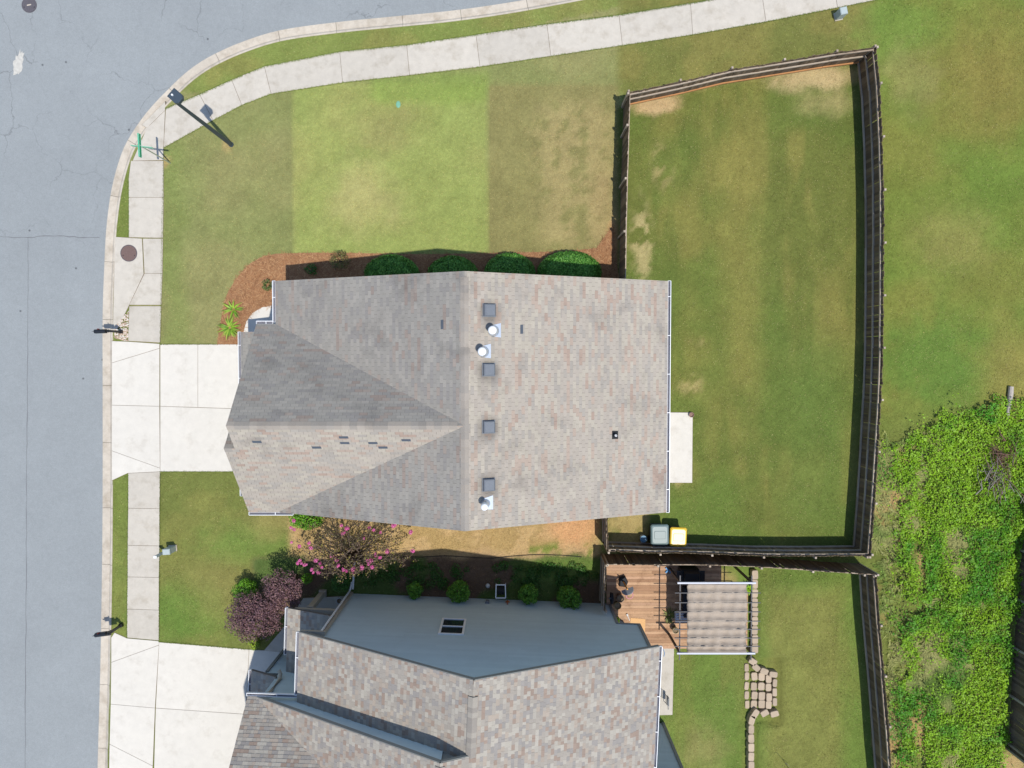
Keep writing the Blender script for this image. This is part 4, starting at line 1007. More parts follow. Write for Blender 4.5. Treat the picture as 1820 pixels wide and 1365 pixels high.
for i_, (u, v, r_, h_, la) in enumerate(((737, 1050, 0.42, 0.9, 'smallest green bush along the grey blue wall'), (816, 1052, 0.58, 1.2, 'leafy green bush along the grey blue wall beside the smallest bush'), (938, 1056, 0.52, 1.15, 'green bush along the grey blue wall beside the hose cart'), (1011, 1062, 0.62, 1.25, 'largest green bush along the grey blue wall, nearest the deck'))):
    shrub(la, u, v, r_, r_, h_, [C(104, 158, 40), C(84, 140, 36), C(124, 172, 56), C(70, 122, 34)], 230, 0.09, 'bushes along the grey blue wall')
def strap_plant(label, u, v, n, L, cols, name='strap_leaf_plant', base=None, group=None, z0=0.02):
    x, y = at(u, v, 0.3); root = thing(name, (x, y, z0), label, 'plant', group)
    V = []; T = []
    for k in range(n):
        t = rnd.uniform(0, 6.28); l = L * rnd.uniform(0.55, 1.1); w = 0.028 * rnd.uniform(0.7, 1.3); lift = rnd.uniform(0.5, 1.2)
        d = Vector((math.cos(t), math.sin(t), 0)); s = Vector((-d.y, d.x, 0)); c = vary(rnd.choice(cols), 0.15)
        prev = None
        for j in range(5):
            f = j / 4; p = Vector((x, y, z0)) + d * (0.04 + l * f) + Vector((0, 0, lift * l * (f - 0.75 * f * f))); ww = w * (1 - f ** 2) + 0.003
            cur_ = (p + s * ww, p - s * ww)
            if prev: V += [prev[0], prev[1], cur_[1], cur_[0]]; T.append(c)
            prev = cur_
    link(bpy.data.objects.new('leaves', poly_mesh_np('leaves', np.array([tuple(p) for p in V]), 4, M['leaf'], np.array(T))), root); return root
YU = [C(140, 178, 50), C(112, 154, 40), C(162, 190, 70), C(96, 136, 36)]
strap_plant('spiky bright green plant in the pine straw, further from the driveway', 411, 549, 46, 0.5, YU, group='spiky plants in the pine straw')
strap_plant('spiky bright green plant in the pine straw beside the driveway', 404, 582, 58, 0.55, YU, group='spiky plants in the pine straw')
# purple leaved tree
def limb_tree(name, label, u, v, zc, spread, cols, leaf, lump, dens, group=None, trunks=3, flowers=None, base=None, lumps=26, h0=0.5, flat=0.55):
    cx, cy = at(u, v, zc); bx_, by_ = base if base else (cx, cy)
    root = thing(name, (bx_, by_, 0), label, 'tree', group)
    tk = MB(); balls = []; tips = []
    for k in range(lumps):
        t = 2 * math.pi * (k * 0.618) + rnd.uniform(-.2, .2); q = math.sqrt((k + 0.5) / lumps)
        p = Vector((cx + spread[0] * q * math.cos(t), cy + spread[1] * q * math.sin(t), zc + spread[2] * (1 - q * q) * 0.9 + rnd.uniform(-.3, .25) * spread[2]))
        s = lump * rnd.uniform(0.7, 1.25); balls.append((p.x, p.y, p.z, s, s, s * flat)); tips.append(p)
        a = Vector((bx_ + rnd.uniform(-.12, .12), by_ + rnd.uniform(-.12, .12), 0)); m = a.lerp(p, 0.45); m.z = p.z * h0 + 0.2
        tk.tube([a, m, a.lerp(p, 0.8) + Vector((0, 0, 0.15)), p + Vector((0, 0, .1))], [0.035, 0.028, 0.016, 0.006], 5)
    tk.build('trunk', M['bark'], root)
    V, T = cloud(balls, dens, leaf, cols, shell=0.4); crown(root, V, T)
    return root, tips, tk
limb_tree('purple_leaf_tree', 'purple leaved small tree between the lawn and the grey blue house', 452, 1095, 1.5, (1.22, 0.95, 0.45), PURP, 0.085, 0.42, 190, lumps=30)
limb_tree('purple_leaf_tree', 'smaller purple leaved tree beside the porch column and lime bush', 503, 1046, 1.9, (0.85, 0.75, 0.4), PURP, 0.085, 0.36, 190, lumps=17)
# flowering crape myrtle: long sparse sprays with flower heads
cx, cy = at(630, 968, 2.2); bx_, by_ = at(632, 985, 0)
myr = thing('flowering_tree', (bx_, by_, 0), 'sparse brown leaved tree with pink flower heads between the two houses', 'tree')
tk = MB(); balls = []; tips = []
for k in range(64):
    t = 2 * math.pi * k * 0.618 + rnd.uniform(-.15, .15); q = (0.25 + 0.75 * math.sqrt((k + .5) / 64)) * rnd.uniform(0.9, 1.06)
    p = Vector((cx + 2.75 * q * math.cos(t), cy + 1.45 * q * math.sin(t), 2.9 - 0.9 * q * q + rnd.uniform(-.35, .35)))
    a = Vector((bx_ + rnd.uniform(-.25, .25), by_ + rnd.uniform(-.25, .25), 0)); m = a.lerp(p, 0.35) + Vector((rnd.gauss(0, .22), rnd.gauss(0, .18), 0)); m.z = p.z * 0.8
    m2 = a.lerp(p, 0.72) + Vector((rnd.gauss(0, .2), rnd.gauss(0, .16), 0)); m2.z = p.z + 0.1
    tk.tube([a, m, m2, p], [0.03, 0.022, 0.012, 0.005], 5)
    for f in np.linspace(0.3, 1.0, 8):
        c = m.lerp(m2, f * 2) if f < 0.5 else m2.lerp(p, f * 2 - 1)
        s = rnd.uniform(0.10, 0.20) * (1.15 - 0.4 * f); balls.append((c.x + rnd.gauss(0, .14), c.y + rnd.gauss(0, .14), c.z + rnd.uniform(-.05, .1), s, s, s * 0.6))
    tips.append(p)
tk.build('trunk', M['bark'], myr)
V, T = cloud(balls, 60, 0.085, MYRT + [C(150, 140, 70)], shell=0.3); crown(myr, V, T)
fpx = [(522, 926), (517, 938), (523, 941), (518, 964), (549, 966), (532, 971), (552, 974), (533, 996), (536, 1001), (541, 1004), (529, 1001), (554, 1012), (557, 1017), (566, 1018), (569, 1003), (572, 1008), (601, 1005), (610, 1013), (615, 1015), (628, 1011), (629, 1019), (643, 1008), (644, 1010), (658, 997), (655, 1003), (661, 1008), (668, 987), (675, 991), (688, 981), (609, 949), (617, 939), (607, 934), (647, 957), (657, 938), (664, 942), (676, 947), (700, 933), (730, 945), (733, 979), (590, 988), (562, 996), (598, 996)]
for i_, (u, v) in enumerate(fpx):
    zf = 2.3 + 0.5 * rnd.random(); x, y = at(u, v, zf); s = rnd.uniform(0.055, 0.10) * (1.5 if i_ in (21, 23, 36, 30) else 1)
    V, T = cloud([(x, y, zf, s, s, s * 0.8), (x + rnd.uniform(-s, s), y + rnd.uniform(-s, s), zf - .04, s * .7, s * .7, s * .6)], 1500, 0.045, [C(238, 110, 180), C(226, 84, 160), C(246, 146, 200)], up=0.6, shell=0.7)
    crown(myr, V, T, 'flower_head')
# ---- lawn grass blades (nobody could count them)
def exclude(x, y):
    m = pip(x, y, [tuple(p + n * 0.6) for p, n in zip(KL, KN)] + [(60.0, KL[-1].y), (60, 60), (-60, 60), (-60, KL[0].y)])
    for p in EXC: m |= pip(x, y, p)
    m |= pip(x, y, bw)
    m |= pip(x, y, [(-11.6, -5.95), (6.0, -5.95), (6.0, 2.9), (-9.0, 2.9), (-9.0, 1.0), (-11.6, 1.0)])
    m |= pip(x, y, LP([(0, 0), (12.7, 0), (12.7, -14), (gc[0], -14), (gc[0], gc[1]), (0, gc[1])]))
    m |= pip(x, y, ats([(1076, 1004), (1330, 1006), (1332, 1035), (1332, 1150), (1195, 1150), (1076, 1148)]))
    return m
NBL = 620000
bx = rng.uniform(-25.5, 25.5, NBL); byy = rng.uniform(-21.5, 18.6, NBL)
k = ~exclude(bx, byy); bx, byy = bx[k], byy[k]
gz, gc_ = ground_at(bx, byy); nbld = len(bx)
dens_ = rng.random(nbld) < (0.35 + 0.65 * sstep(0.3, 0.6, fbm(bx, byy, 0.9, 61)))
bx, byy, gz, gc_ = bx[dens_], byy[dens_], gz[dens_], gc_[dens_]; nbld = len(bx)
t = rng.uniform(0, 2 * np.pi, nbld); ln = rng.uniform(0.02, 0.07, nbld); hh = rng.uniform(0.012, 0.045, nbld); wd = rng.uniform(0.006, 0.015, nbld)
dx, dy = np.cos(t), np.sin(t); base_ = np.stack([bx, byy, gz + 0.002], 1); sd = np.stack([-dy, dx, np.zeros(nbld)], 1) * wd[:, None]
tip = base_ + np.stack([dx * ln, dy * ln, hh], 1)
V = np.stack([base_ - sd, base_ + sd, tip], 1).reshape(-1, 3)
straw_ = (rng.random(nbld) < 0.10 + 0.12 * (fbm(bx, byy, 1.6, 64) > 0.55))[:, None]
bc = np.where(straw_, np.array(C(196, 184, 130)) * 0.5 + gc_ * 0.5, gc_) * rng.uniform(0.75, 1.4, (nbld, 1)) * np.stack([rng.uniform(0.92, 1.15, nbld), np.ones(nbld), rng.uniform(0.85, 1.1, nbld)], 1)
tag(link(bpy.data.objects.new('grass', poly_mesh_np('grass', V, 3, M['blade'], bc))), 'short mown grass covering the lawns around both houses', 'grass', kind='stuff')
# shaggy turf hanging over the edges of the sidewalk and driveway
def fringe(px_pts, n, side, wmax=0.10):
    line = resample([Vector(at(*p)) for p in px_pts], 0.05); Nn = normals(line); out = []; cc = []
    for i in range(n):
        j = rnd.randrange(len(line)); p = line[j] + Nn[j] * side * rnd.uniform(-0.02, 0.05); d = -Nn[j] * side * rnd.uniform(0.3, 1) * wmax + Vector((-Nn[j].y, Nn[j].x)) * rnd.uniform(-.05, .05)
        w = Vector((-d.y, d.x)).normalized() * 0.010; z0 = 0.02
        out += [(p.x - w.x, p.y - w.y, z0), (p.x + w.x, p.y + w.y, z0), (p.x + d.x, p.y + d.y, 0.045 + rnd.uniform(0, .015))]
        cc.append((p.x, p.y))
    return out, cc
FV = []; FC = []
for pts, n, sd_, w_ in (([a for a, b in swj], 5200, -1, 0.11), ([b for a, b in swj], 3000, 1, 0.05), ([(228, 845), (226, 1133)], 900, -1, 0.05), ([(285, 838), (283, 1139)], 900, 1, 0.05), ([(291, 265), (285, 610)], 900, 1, 0.05), ([(229, 320), (229, 421)], 300, -1, .05), ([(285, 612), (388, 612)], 250, 1 if False else -1, 0.04), ([(285, 838), (430, 838)], 400, 1, 0.05), ([(283, 1140), (443, 1154)], 400, -1, 0.04)):
    o_, c_ = fringe(pts, n, sd_, w_); FV += o_; FC += c_
FC = np.array(FC); _, fc = ground_at(FC[:, 0], FC[:, 1])
tag(link(bpy.data.objects.new('edge_grass', poly_mesh_np('edge_grass', np.array(FV), 3, M['blade'], np.clip(np.array(C(118, 138, 62)) * rng.uniform(.7, 1.3, (len(FC), 1)), 0, 1)))), 'ragged grass growing over the sidewalk and driveway edges', 'grass', kind='stuff')
# pine straw needles on the bed
n = 26000; sx = rng.uniform(min(p[0] for p in bw), max(p[0] for p in bw), n); sy = rng.uniform(min(p[1] for p in bw), max(p[1] for p in bw), n)
k = pip(sx + rng.normal(0, .05, n), sy + rng.normal(0, .05, n), bw) & ~pip(sx, sy, [(-11.6, -5.95), (6.0, -5.95), (6.0, 2.9), (-9.0, 2.9), (-9.0, 1.0), (-11.6, 1.0)]); sx, sy = sx[k], sy[k]; n = len(sx)
t = rng.uniform(0, 2 * np.pi, n); l_ = rng.uniform(0.05, 0.15, n); d = np.stack([np.cos(t) * l_, np.sin(t) * l_, rng.uniform(-.005, .02, n)], 1); w_ = np.stack([-np.sin(t), np.cos(t), np.zeros(n)], 1) * 0.006
b_ = np.stack([sx, sy, np.full(n, 0.028) + rng.uniform(0, .015, n)], 1)
tag(link(bpy.data.objects.new('pine_straw', poly_mesh_np('pine_straw', np.stack([b_ - d - w_, b_ - d + w_, b_ + d + w_, b_ + d - w_], 1).reshape(-1, 3), 4, M['blade'], pick([C(190, 142, 100), C(164, 116, 80), C(206, 164, 120), C(140, 98, 70)], n)))), 'loose brown pine straw needles on the planting bed', 'straw', kind='stuff')
# dry grass and litter of the side yard
n = 16000; sx, sy = rng.uniform(-11, 4.4, n), rng.uniform(-11.3, -6.2, n); k = ~exclude(sx, sy); sx, sy = sx[k], sy[k]; n = len(sx)
_, c0 = ground_at(sx, sy); t = rng.uniform(0, 2 * np.pi, n); l_ = rng.uniform(0.03, 0.08, n)
d = np.stack([np.cos(t) * l_, np.sin(t) * l_, rng.uniform(0.0, .03, n)], 1); w_ = np.stack([-np.sin(t), np.cos(t), np.zeros(n)], 1) * 0.008; b_ = np.stack([sx, sy, np.full(n, .012)], 1)
tag(link(bpy.data.objects.new('dry_grass', poly_mesh_np('dry_grass', np.stack([b_ - w_, b_ + w_, b_ + d], 1).reshape(-1, 3), 3, M['blade'], np.clip(c0 * rng.uniform(0.6, 1.35, (n, 1)), 0, 1)))), 'dry straw coloured grass and litter between the two houses', 'grass', kind='stuff')
# ground cover weeds in the neighbour's shaded bed
V_, T_ = [], []
for i_ in range(150):
    u, v = rnd.uniform(640, 1060), rnd.uniform(1003, 1040); x, y = at(u, v)
    if fbm(np.array([x]), np.array([y]), 2.0, 31)[0] < 0.42: continue
    s = rnd.uniform(0.10, 0.26); a_, b_ = cloud([(x, y, s * .5, s, s, s * 0.6)], 330, 0.07, GREEN + [C(96, 120, 60)]); V_.append(a_); T_.append(b_)
tag(link(bpy.data.objects.new('ground_cover', poly_mesh_np('ground_cover', np.concatenate(V_), 4, M['leaf'], np.concatenate(T_)))), 'low green weeds growing in the shaded bed by the grey blue wall', 'weeds', kind='stuff')
# ---- the weed patch on the right
wpoly = ats([(1556, 800), (1590, 772), (1640, 750), (1700, 728), (1750, 724), (1790, 712), (1870, 700), (1860, 800), (1813, 1000), (1797, 1180), (1788, 1310), (1800, 1420), (1590, 1460), (1576, 1200), (1562, 1030), (1553, 1000)])
n = 150000; x = rng.uniform(17.0, 27.5, n); y = rng.uniform(-23, -1.5, n)
edge = fbm(x, y, 1.2, 71) - 0.5; edge2 = fbm(x, y, 0.5, 73) - 0.5
k = pip(x + edge * 1.4 + edge2 + rng.normal(0, .16, n), y + edge2 * 2.4 - edge + rng.normal(0, .28, n), wpoly); x, y = x[k], y[k]; n = len(x)
f1 = fbm(x, y, 1.0, 81, 5); f2 = 0.62 * fbm(x, y, 2.6, 83) + 0.38 * fbm(x, y, 0.8, 84); f3 = fbm(x, y, 0.55, 85)
uu, vv = to_px(x, y)
f2 = f2 + 0.14 * sstep(1660, 1760, uu) - 0.10 * (np.exp(-((uu - 1660) / 70) ** 2 - ((vv - 1220) / 130) ** 2)) + 0.06 * np.exp(-((uu - 1680) / 70) ** 2 - ((vv - 900) / 90) ** 2) - 0.02
leafy = (sstep(0.38, 0.60, f2) * (1 - 0.75 * sstep(1600, 1570, uu) * (vv < 1500)) > rng.random(n))
hgt = 0.04 + 0.85 * np.clip(f1 - 0.28, 0, 1) + 0.3 * (f3 - 0.3)
bare = (fbm(x, y, 1.1, 87) > 0.60) & (uu < 1640)
k = ~(bare & (rng.random(n) < 0.85)); x, y, hgt, leafy, f2, f3, uu, vv = x[k], y[k], hgt[k], leafy[k], f2[k], f3[k], uu[k], vv[k]; n = len(x)
lv = leafy; m = lv.sum()
P = np.stack([x[lv], y[lv], np.maximum(0.03, hgt[lv] * rng.uniform(0.55, 1.05, m))], 1); N = rng.normal(size=(m, 3)) * 0.5 + np.array((0, 0, 1)); N /= np.linalg.norm(N, axis=1)[:, None]
tone = fbm(P[:, 0], P[:, 1], 1.3, 95)[:, None]; lo_, hi_ = np.array(C(80, 146, 22)), np.array(C(138, 182, 30))
tt = lo_ * (1 - sstep(.3, .65, tone)) + hi_ * sstep(.3, .65, tone); tt = tt * rng.uniform(0.72, 1.25, (m, 1))
V, T = leaf_quads(P, N, 0.075 + 0.05 * (rng.random(m) < .3), tt, 0.6)
tag(link(bpy.data.objects.new('weeds', poly_mesh_np('weeds', V, 4, M['leaf'], T))), 'thick bright green leafy weeds between the two fences', 'weeds', kind='stuff')
gv = ~lv; m = gv.sum(); rep = 3
bx = np.repeat(x[gv], rep) + rng.normal(0, .03, m * rep); byy = np.repeat(y[gv], rep) + rng.normal(0, .03, m * rep); m = len(bx)
comb = fbm(bx, byy, 1.0, 97) * 9; t = comb + rng.normal(0, .5, m); l_ = rng.uniform(0.12, 0.36, m)
b_ = np.stack([bx, byy, np.full(m, .01) + rng.uniform(0, .12, m)], 1); d = np.stack([np.cos(t) * l_, np.sin(t) * l_, rng.uniform(.02, .16, m)], 1); w_ = np.stack([-np.sin(t), np.cos(t), np.zeros(m)], 1) * 0.011
tone = fbm(bx, byy, 1.8, 99)[:, None]; tt = np.array(C(128, 158, 74)) * (1 - sstep(.35, .6, tone)) + np.array(C(186, 186, 116)) * sstep(.35, .6, tone)
tag(link(bpy.data.objects.new('tall_grass', poly_mesh_np('tall_grass', np.stack([b_ - w_, b_ + w_, b_ + d], 1).reshape(-1, 3), 3, M['blade'], np.clip(tt * rng.uniform(.6, 1.35, (m, 1)), 0, 1)))), 'long pale grass lying in swirls among the weeds', 'grass', kind='stuff')

# ================================================================ STREET THINGS
def manhole(u, v, z, r_, mat, label):
    x, y = at(u, v, z); root = thing('manhole_cover', (x, y, z), label, 'manhole cover')
    MB().lathe([(r_ * 1.1, 0.0), (r_ * 1.1, 0.010), (r_ * 1.02, 0.012), (r_ * 1.02, 0.004)], (x, y, z), 28).build('frame_ring', M['iron2'], root)
    lid = MB().lathe([(r_, 0.0), (r_, 0.013), (r_ * 0.93, 0.015), (r_ * 0.9, 0.010), (0.01, 0.010)], (x, y, z), 28).build('lid', mat, root)
    st = MB()
    for k in range(3):
        q = r_ * (0.25 + 0.22 * k)
        for j in range(6 + 5 * k):
            t_ = 2 * math.pi * j / (6 + 5 * k); st.box((x + q * math.cos(t_), y + q * math.sin(t_), z + 0.012), (0.045, 0.03, 0.008), t_)
    st.build('tread_pattern', mat, lid)
    st = MB(); st.box((x, y, z + .016), (r_ * 0.62, r_ * 0.16, 0.006), 0.2); st.build('cast_plate', M['kerb'] if mat is M['iron2'] else mat, lid)
    for k in range(2): MB().lathe([(0.03, 0.0), (0.03, 0.012), (0.012, 0.012)], (x + (k * 2 - 1) * r_ * 0.72, y - r_ * .3, z), 8).build('lift_hole', M['dark'], lid)
manhole(52, 9, ZS + 0.004, 0.33, M['iron2'], 'round grey manhole cover in the asphalt street')
manhole(229, 450, 0.037, 0.37, M['iron'], 'round rusty manhole cover in the concrete drain slab')
x, y = at(33, 112, ZS); bl = []
for k in range(26):
    t_ = 2 * math.pi * k / 26; r_ = rnd.uniform(0.7, 1.15); a_, b_ = 0.24 * r_ * math.cos(t_), 0.62 * r_ * math.sin(t_); bl.append((x + a_ * .95 + b_ * .28, y - a_ * .28 + b_ * .95))
tag(MB().prism(bl, ZS + 0.001, ZS + 0.007).build('concrete_spill', M['spill']), 'pale dried concrete spill on the asphalt street', 'spill')
# street lamp
bx_, by_ = at(411, 257); hx, hy = at(313, 172, 5.85)
lamp = thing('street_lamp', (bx_, by_, 0), 'tall slate grey street lamp with square head leaning over the sidewalk', 'street lamp')
dv = Vector((hx - bx_, hy - by_, 0)); dn = dv.normalized() if dv.length > 0.02 else Vector((-.75, .66, 0))
MB().lathe([(0.125, 0), (0.125, 0.05), (0.10, 0.08), (0.09, 2.5), (0.065, 5.72), (0.03, 5.74)], (bx_, by_, 0), 16).build('pole', M['slate'], lamp, smooth=False)
hd = Vector((hx, hy, 5.85)); pt_ = Vector((bx_, by_, 5.66))
MB().beam(pt_, hd - dn * 0.18 + Vector((0, 0, -.06)), 0.06, 0.09).build('arm', M['slate'], lamp)
rz_ = math.atan2(-172 + 257, 313 - 411); ax = Vector((math.cos(rz_), math.sin(rz_))); ay = Vector((-ax.y, ax.x))
hp = [(0.26, -.22), (0.26, .22), (-.14, .22), (-.26, .12), (-.26, -.12), (-.14, -.22)]
hpw = [tuple(Vector((hx, hy)) + ax * a_ + ay * b_) for a_, b_ in hp]
hdo = MB().prism(hpw, 5.74, 5.93, 0.03).build('lamp_head', M['slate'], lamp)
MB().prism([tuple(Vector((hx, hy)) + ax * a_ * .7 + ay * b_ * .7) for a_, b_ in hp], 5.725, 5.742).build('lens', M['glass'], hdo)
pc2 = Vector((hx, hy)) + ax * 0.10 + ay * 0.04
MB().lathe([(0.04, 0), (0.04, 0.07), (0.02, 0.09)], (pc2.x, pc2.y, 5.92), 10).build('photocell', M['white'], hdo)
# street name sign
bx_, by_ = at(303, 290); sg = thing('street_sign', (bx_, by_, 0), 'street name sign post with two crossed green blades at the corner', 'sign')
MB().lathe([(0.03, 0), (0.03, 2.92), (0.01, 2.93)], (bx_, by_, 0), 10).build('post', M['galv'], sg)
for ang_, z_, L_ in ((R(92), 2.83, 1.02), (R(-6), 2.62, 0.95)):
    d_ = Vector((math.cos(ang_), math.sin(ang_), 0))
    p_ = Vector((bx_, by_, z_)); bl_ = MB().beam(p_ - d_ * L_ / 2, p_ + d_ * L_ / 2, 0.022 if z_ < 2.8 else 0.05, 0.2).build('sign_blade', M['green_sign'], sg)
    s_ = Vector((-d_.y, d_.x, 0)) * (0.013 if z_ < 2.8 else 0.027)
    for sg_ in (1, -1):
        for e_ in (-.095, .095): MB().beam(p_ - d_ * L_ / 2 + s_ * sg_ + Vector((0, 0, e_)), p_ + d_ * L_ / 2 + s_ * sg_ + Vector((0, 0, e_)), 0.004, 0.012).build('sign_border', M['white'], bl_)
# mailboxes
def mailbox(u, v, ang, label):
    x, y = at(u, v); root = thing('mailbox', (x, y, 0), label, 'mailbox', 'black post mailboxes along the kerb')
    c_, s_ = math.cos(ang), math.sin(ang)
    def w(a, b): return (x + a * c_ - b * s_, y + a * s_ + b * c_)
    ps = MB(); ps.box((x, y, 0.58), (0.10, 0.10, 1.16), ang); ps.box((x, y, 0.10), (0.16, 0.16, 0.2), ang); ps.lathe([(0.075, 1.16), (0.075, 1.19), (0.02, 1.27)], (x, y, 0), 8); ps.build('post', M['black'], root)
    ar = MB(); ar.beam((*w(0.1, 0), 0.98), (*w(-0.62, 0), 0.98), 0.07, 0.07); ar.beam((*w(0, 0), 0.62), (*w(-0.32, 0), 0.95), 0.05, 0.05); ar.build('arm', M['black'], root)
    vs = []; n_ = 9
    for a_ in (-0.66, -0.14):
        for k in range(n_):
            t_ = math.pi * k / (n_ - 1); q = (0.095 * math.cos(t_), 0.12 + 0.10 * math.sin(t_)); vs.append((*w(a_, q[0]), 1.015 + q[1]))
        vs += [(*w(a_, -0.095), 1.015), (*w(a_, 0.095), 1.015)]
    m_ = n_ + 2; fs = [tuple(range(m_)), tuple(range(2 * m_ - 1, m_ - 1, -1))] + [(i, (i + 1) % m_, (i + 1) % m_ + m_, i + m_) for i in range(m_)]
    bo = MB().add(vs, fs).build('box', M['black'], root)
    MB().beam((*w(-0.668, 0), 1.04), (*w(-0.668, 0), 1.22), 0.014, 0.17, up=(c_, s_, 0)).build('door', M['black'], bo)
    MB().beam((*w(-0.45, 0.104), 1.10), (*w(-0.45, 0.104), 1.30), 0.012, 0.04).build('flag', plain('flag_red', (150, 40, 36)), bo)
    return root, w
mailbox(217, 590, R(2), 'black mailbox on a post beside the pebbles and the wide driveway')
rt_, w_ = mailbox(217, 1110, R(8), 'black mailbox with a paper holder on the grass strip')
MB().beam((*w_(-0.1, -0.1), 0.86), (*w_(-0.52, -0.1), 0.86), 0.14, 0.12).build('paper_holder', M['black'], rt_)
def pedestal(u, v, w, d, h, ang, label, name='utility_box'):
    x, y = at(u, v); root = thing(name, (x, y, 0), label, 'utility box')
    MB().box((x, y, h * 0.42), (w * .94, d * .94, h * .84), ang).build('cabinet', M['utility'], root)
    c_, s_ = math.cos(ang), math.sin(ang)
    q = [(x + a * c_ - b * s_, y + a * s_ + b * c_) for a, b in ((-w / 2, -d / 2), (w / 2, -d / 2), (w / 2, d / 2), (-w / 2, d / 2))]
    MB().prism(q, h * .84, h, 0.03).build('lid', M['utility'], root)
    MB().box((x, y, 0.03), (w * 1.1, d * 1.1, 0.06), ang).build('base', M['kerb'], root)
pedestal(308, 974, 0.36, 0.28, 0.75, R(4), 'pale utility box on the lawn edge beside the sidewalk')
pedestal(1489, 30, 0.34, 0.34, 0.65, R(12), 'pale utility box on the grass beside the far end of the sidewalk')
x, y = at(294, 980); mk = thing('marker_post', (x, y, 0), 'slim white marker post beside the pale utility box', 'marker post')
MB().box((x, y, .5), (0.13, 0.09, 1.0), R(4)).build('post', M['utility'], mk); MB().prism([(x - .08, y - .06), (x + .08, y - .06), (x + .08, y + .06), (x - .08, y + .06)], 0.98, 1.04, .02).build('cap', M['white'], mk)
# pebbles by the mailbox
pb = ats([(206, 580), (229, 552), (228, 606), (215, 604), (203, 600)]); mb = MB(); n_ = 0
while n_ < 420:
    u, v = rnd.uniform(203, 230), rnd.uniform(552, 612); x, y = at(u, v)
    if not pip(np.array([x]), np.array([y]), pb)[0]: continue
    s = rnd.uniform(0.02, 0.05); t_ = vary(rnd.choice([C(232, 214, 196), C(214, 190, 168), C(240, 232, 220), C(196, 168, 146)]), .08)
    mb.lathe([(s * .5, 0), (s, s * .4), (s * .6, s * .75), (s * .1, s * .85)], (x, y, 0.012), 6, t_, 1.0, rnd.uniform(.6, 1)); n_ += 1
tag(mb.build('pebbles', M['pebble'], tint=True), 'bed of pale pebbles round the mailbox post', 'pebbles', kind='stuff')
# small green valve marker in the front lawn
x, y = at(708, 186); vmk = MB(); vmk.lathe([(0.10, 0), (0.11, 0.03), (0.08, 0.05), (0.02, 0.05)], (x, y, 0), 14, sy=1.5); tag(vmk.build('valve_cover', plain('valve_green', (130, 190, 160))), 'small pale green valve cover in the light front lawn', 'valve cover')
x, y = at(1228, 737, .05); tag(MB().lathe([(0.07, 0), (0.12, 0.10), (0.125, 0.13), (0.10, 0.13), (0.09, 0.06), (0.01, .06)], (x, y, 0.05), 16).build('clay_pot', plain('clay', (134, 98, 84))), 'small clay pot on the corner of the back patio', 'pot')

# ================================================================ CARTS, BUCKET
def cart(u, v, w, d, h, lidcol, bodycol, label, ang):
    x, y = at(u, v, h); root = thing('trash_cart', (x, y, 0), label, 'trash cart', 'trash carts by the fence')
    c_, s_ = math.cos(ang), math.sin(ang)
    def P4(a, b, z): return (x + a * c_ - b * s_, y + a * s_ + b * c_, z)
    def ring(sx, sy, z, r_=0.07): return [P4(a, b, z) for a, b in ((-sx + r_, -sy), (sx - r_, -sy), (sx, -sy + r_), (sx, sy - r_), (sx - r_, sy), (-sx + r_, sy), (-sx, sy - r_), (-sx, -sy + r_))]
    def loft(rings, name, mat, par):
        n_ = len(rings[0]); vs = [p for r_ in rings for p in r_]; fs = [tuple(range(n_ - 1, -1, -1)), tuple((len(rings) - 1) * n_ + i for i in range(n_))]
        for k in range(len(rings) - 1): fs += [(k * n_ + i, k * n_ + (i + 1) % n_, (k + 1) * n_ + (i + 1) % n_, (k + 1) * n_ + i) for i in range(n_)]
        return MB().add(vs, fs).build(name, mat, par)
    loft([ring(w * .36, d * .34, 0.04), ring(w * .45, d * .44, h * .82), ring(w * .48, d * .47, h * .84), ring(w * .48, d * .47, h * .9)], 'body', bodycol, root)
    ld = loft([ring(w * .5, d * .5, h * .9), ring(w * .5, d * .5, h * .94), ring(w * .46, d * .46, h * .985), ring(w * .40, d * .40, h)], 'lid', lidcol, root)
    loft([ring(w * .32, d * .2, h * .99 + .004, .04), ring(w * .30, d * .18, h * 1.012 + .004, .04)], 'lid_panel', lidcol, ld)
    MB().beam(P4(-w * .38, -d * .54, h * .9), P4(w * .38, -d * .54, h * .9), 0.035, 0.035).build('handle', bodycol, root)
    for s in (-1, 1):
        MB().beam(P4(s * w * .3, -d * .54, h * .9), P4(s * w * .3, -d * .44, h * .88), 0.03, 0.03).build('handle_bracket', bodycol, root)
        wh = MB(); wh.tube([P4(s * w * .40, -d * .38, 0.13), P4(s * w * .46, -d * .38, 0.13)], 0.13, 14); wh.build('wheel', M['dark'], root)
cart(1173, 951, 0.86, 0.98, 1.05, plain('cart_grey', (112, 134, 134), 0.45, spec=0.5), plain('cart_dark', (70, 80, 84), 0.5), 'grey lidded trash cart beside the small bucket', R(1))
cart(1206, 955, 0.80, 0.92, 1.0, plain('cart_yellow', (250, 206, 60), 0.35, spec=0.5), plain('cart_body', (66, 76, 84), 0.5), 'trash cart with a bright yellow lid', R(-2))
x, y = at(1144, 958, .38); bk = thing('bucket', (x, y, 0), 'small blue and white bucket beside the grey trash cart', 'bucket')
MB().lathe([(0.13, 0), (0.165, 0.36), (0.17, 0.36), (0.17, 0.38), (0.15, .38)], (x, y, 0), 20).build('body', plain('bucket_white', (210, 220, 226)), bk); MB().lathe([(0.165, 0.375), (0.17, 0.40), (0.12, 0.405), (0.11, 0.395), (0.01, 0.395)], (x, y, 0), 20).build('lid', plain('bucket_blue', (110, 158, 190)), bk)
MB().tube([(x - .17, y, .33), (x - .1, y - .17, .36), (x + .1, y - .17, .36), (x + .17, y, .33)], 0.008, 6).build('bail', M['galv'], bk)

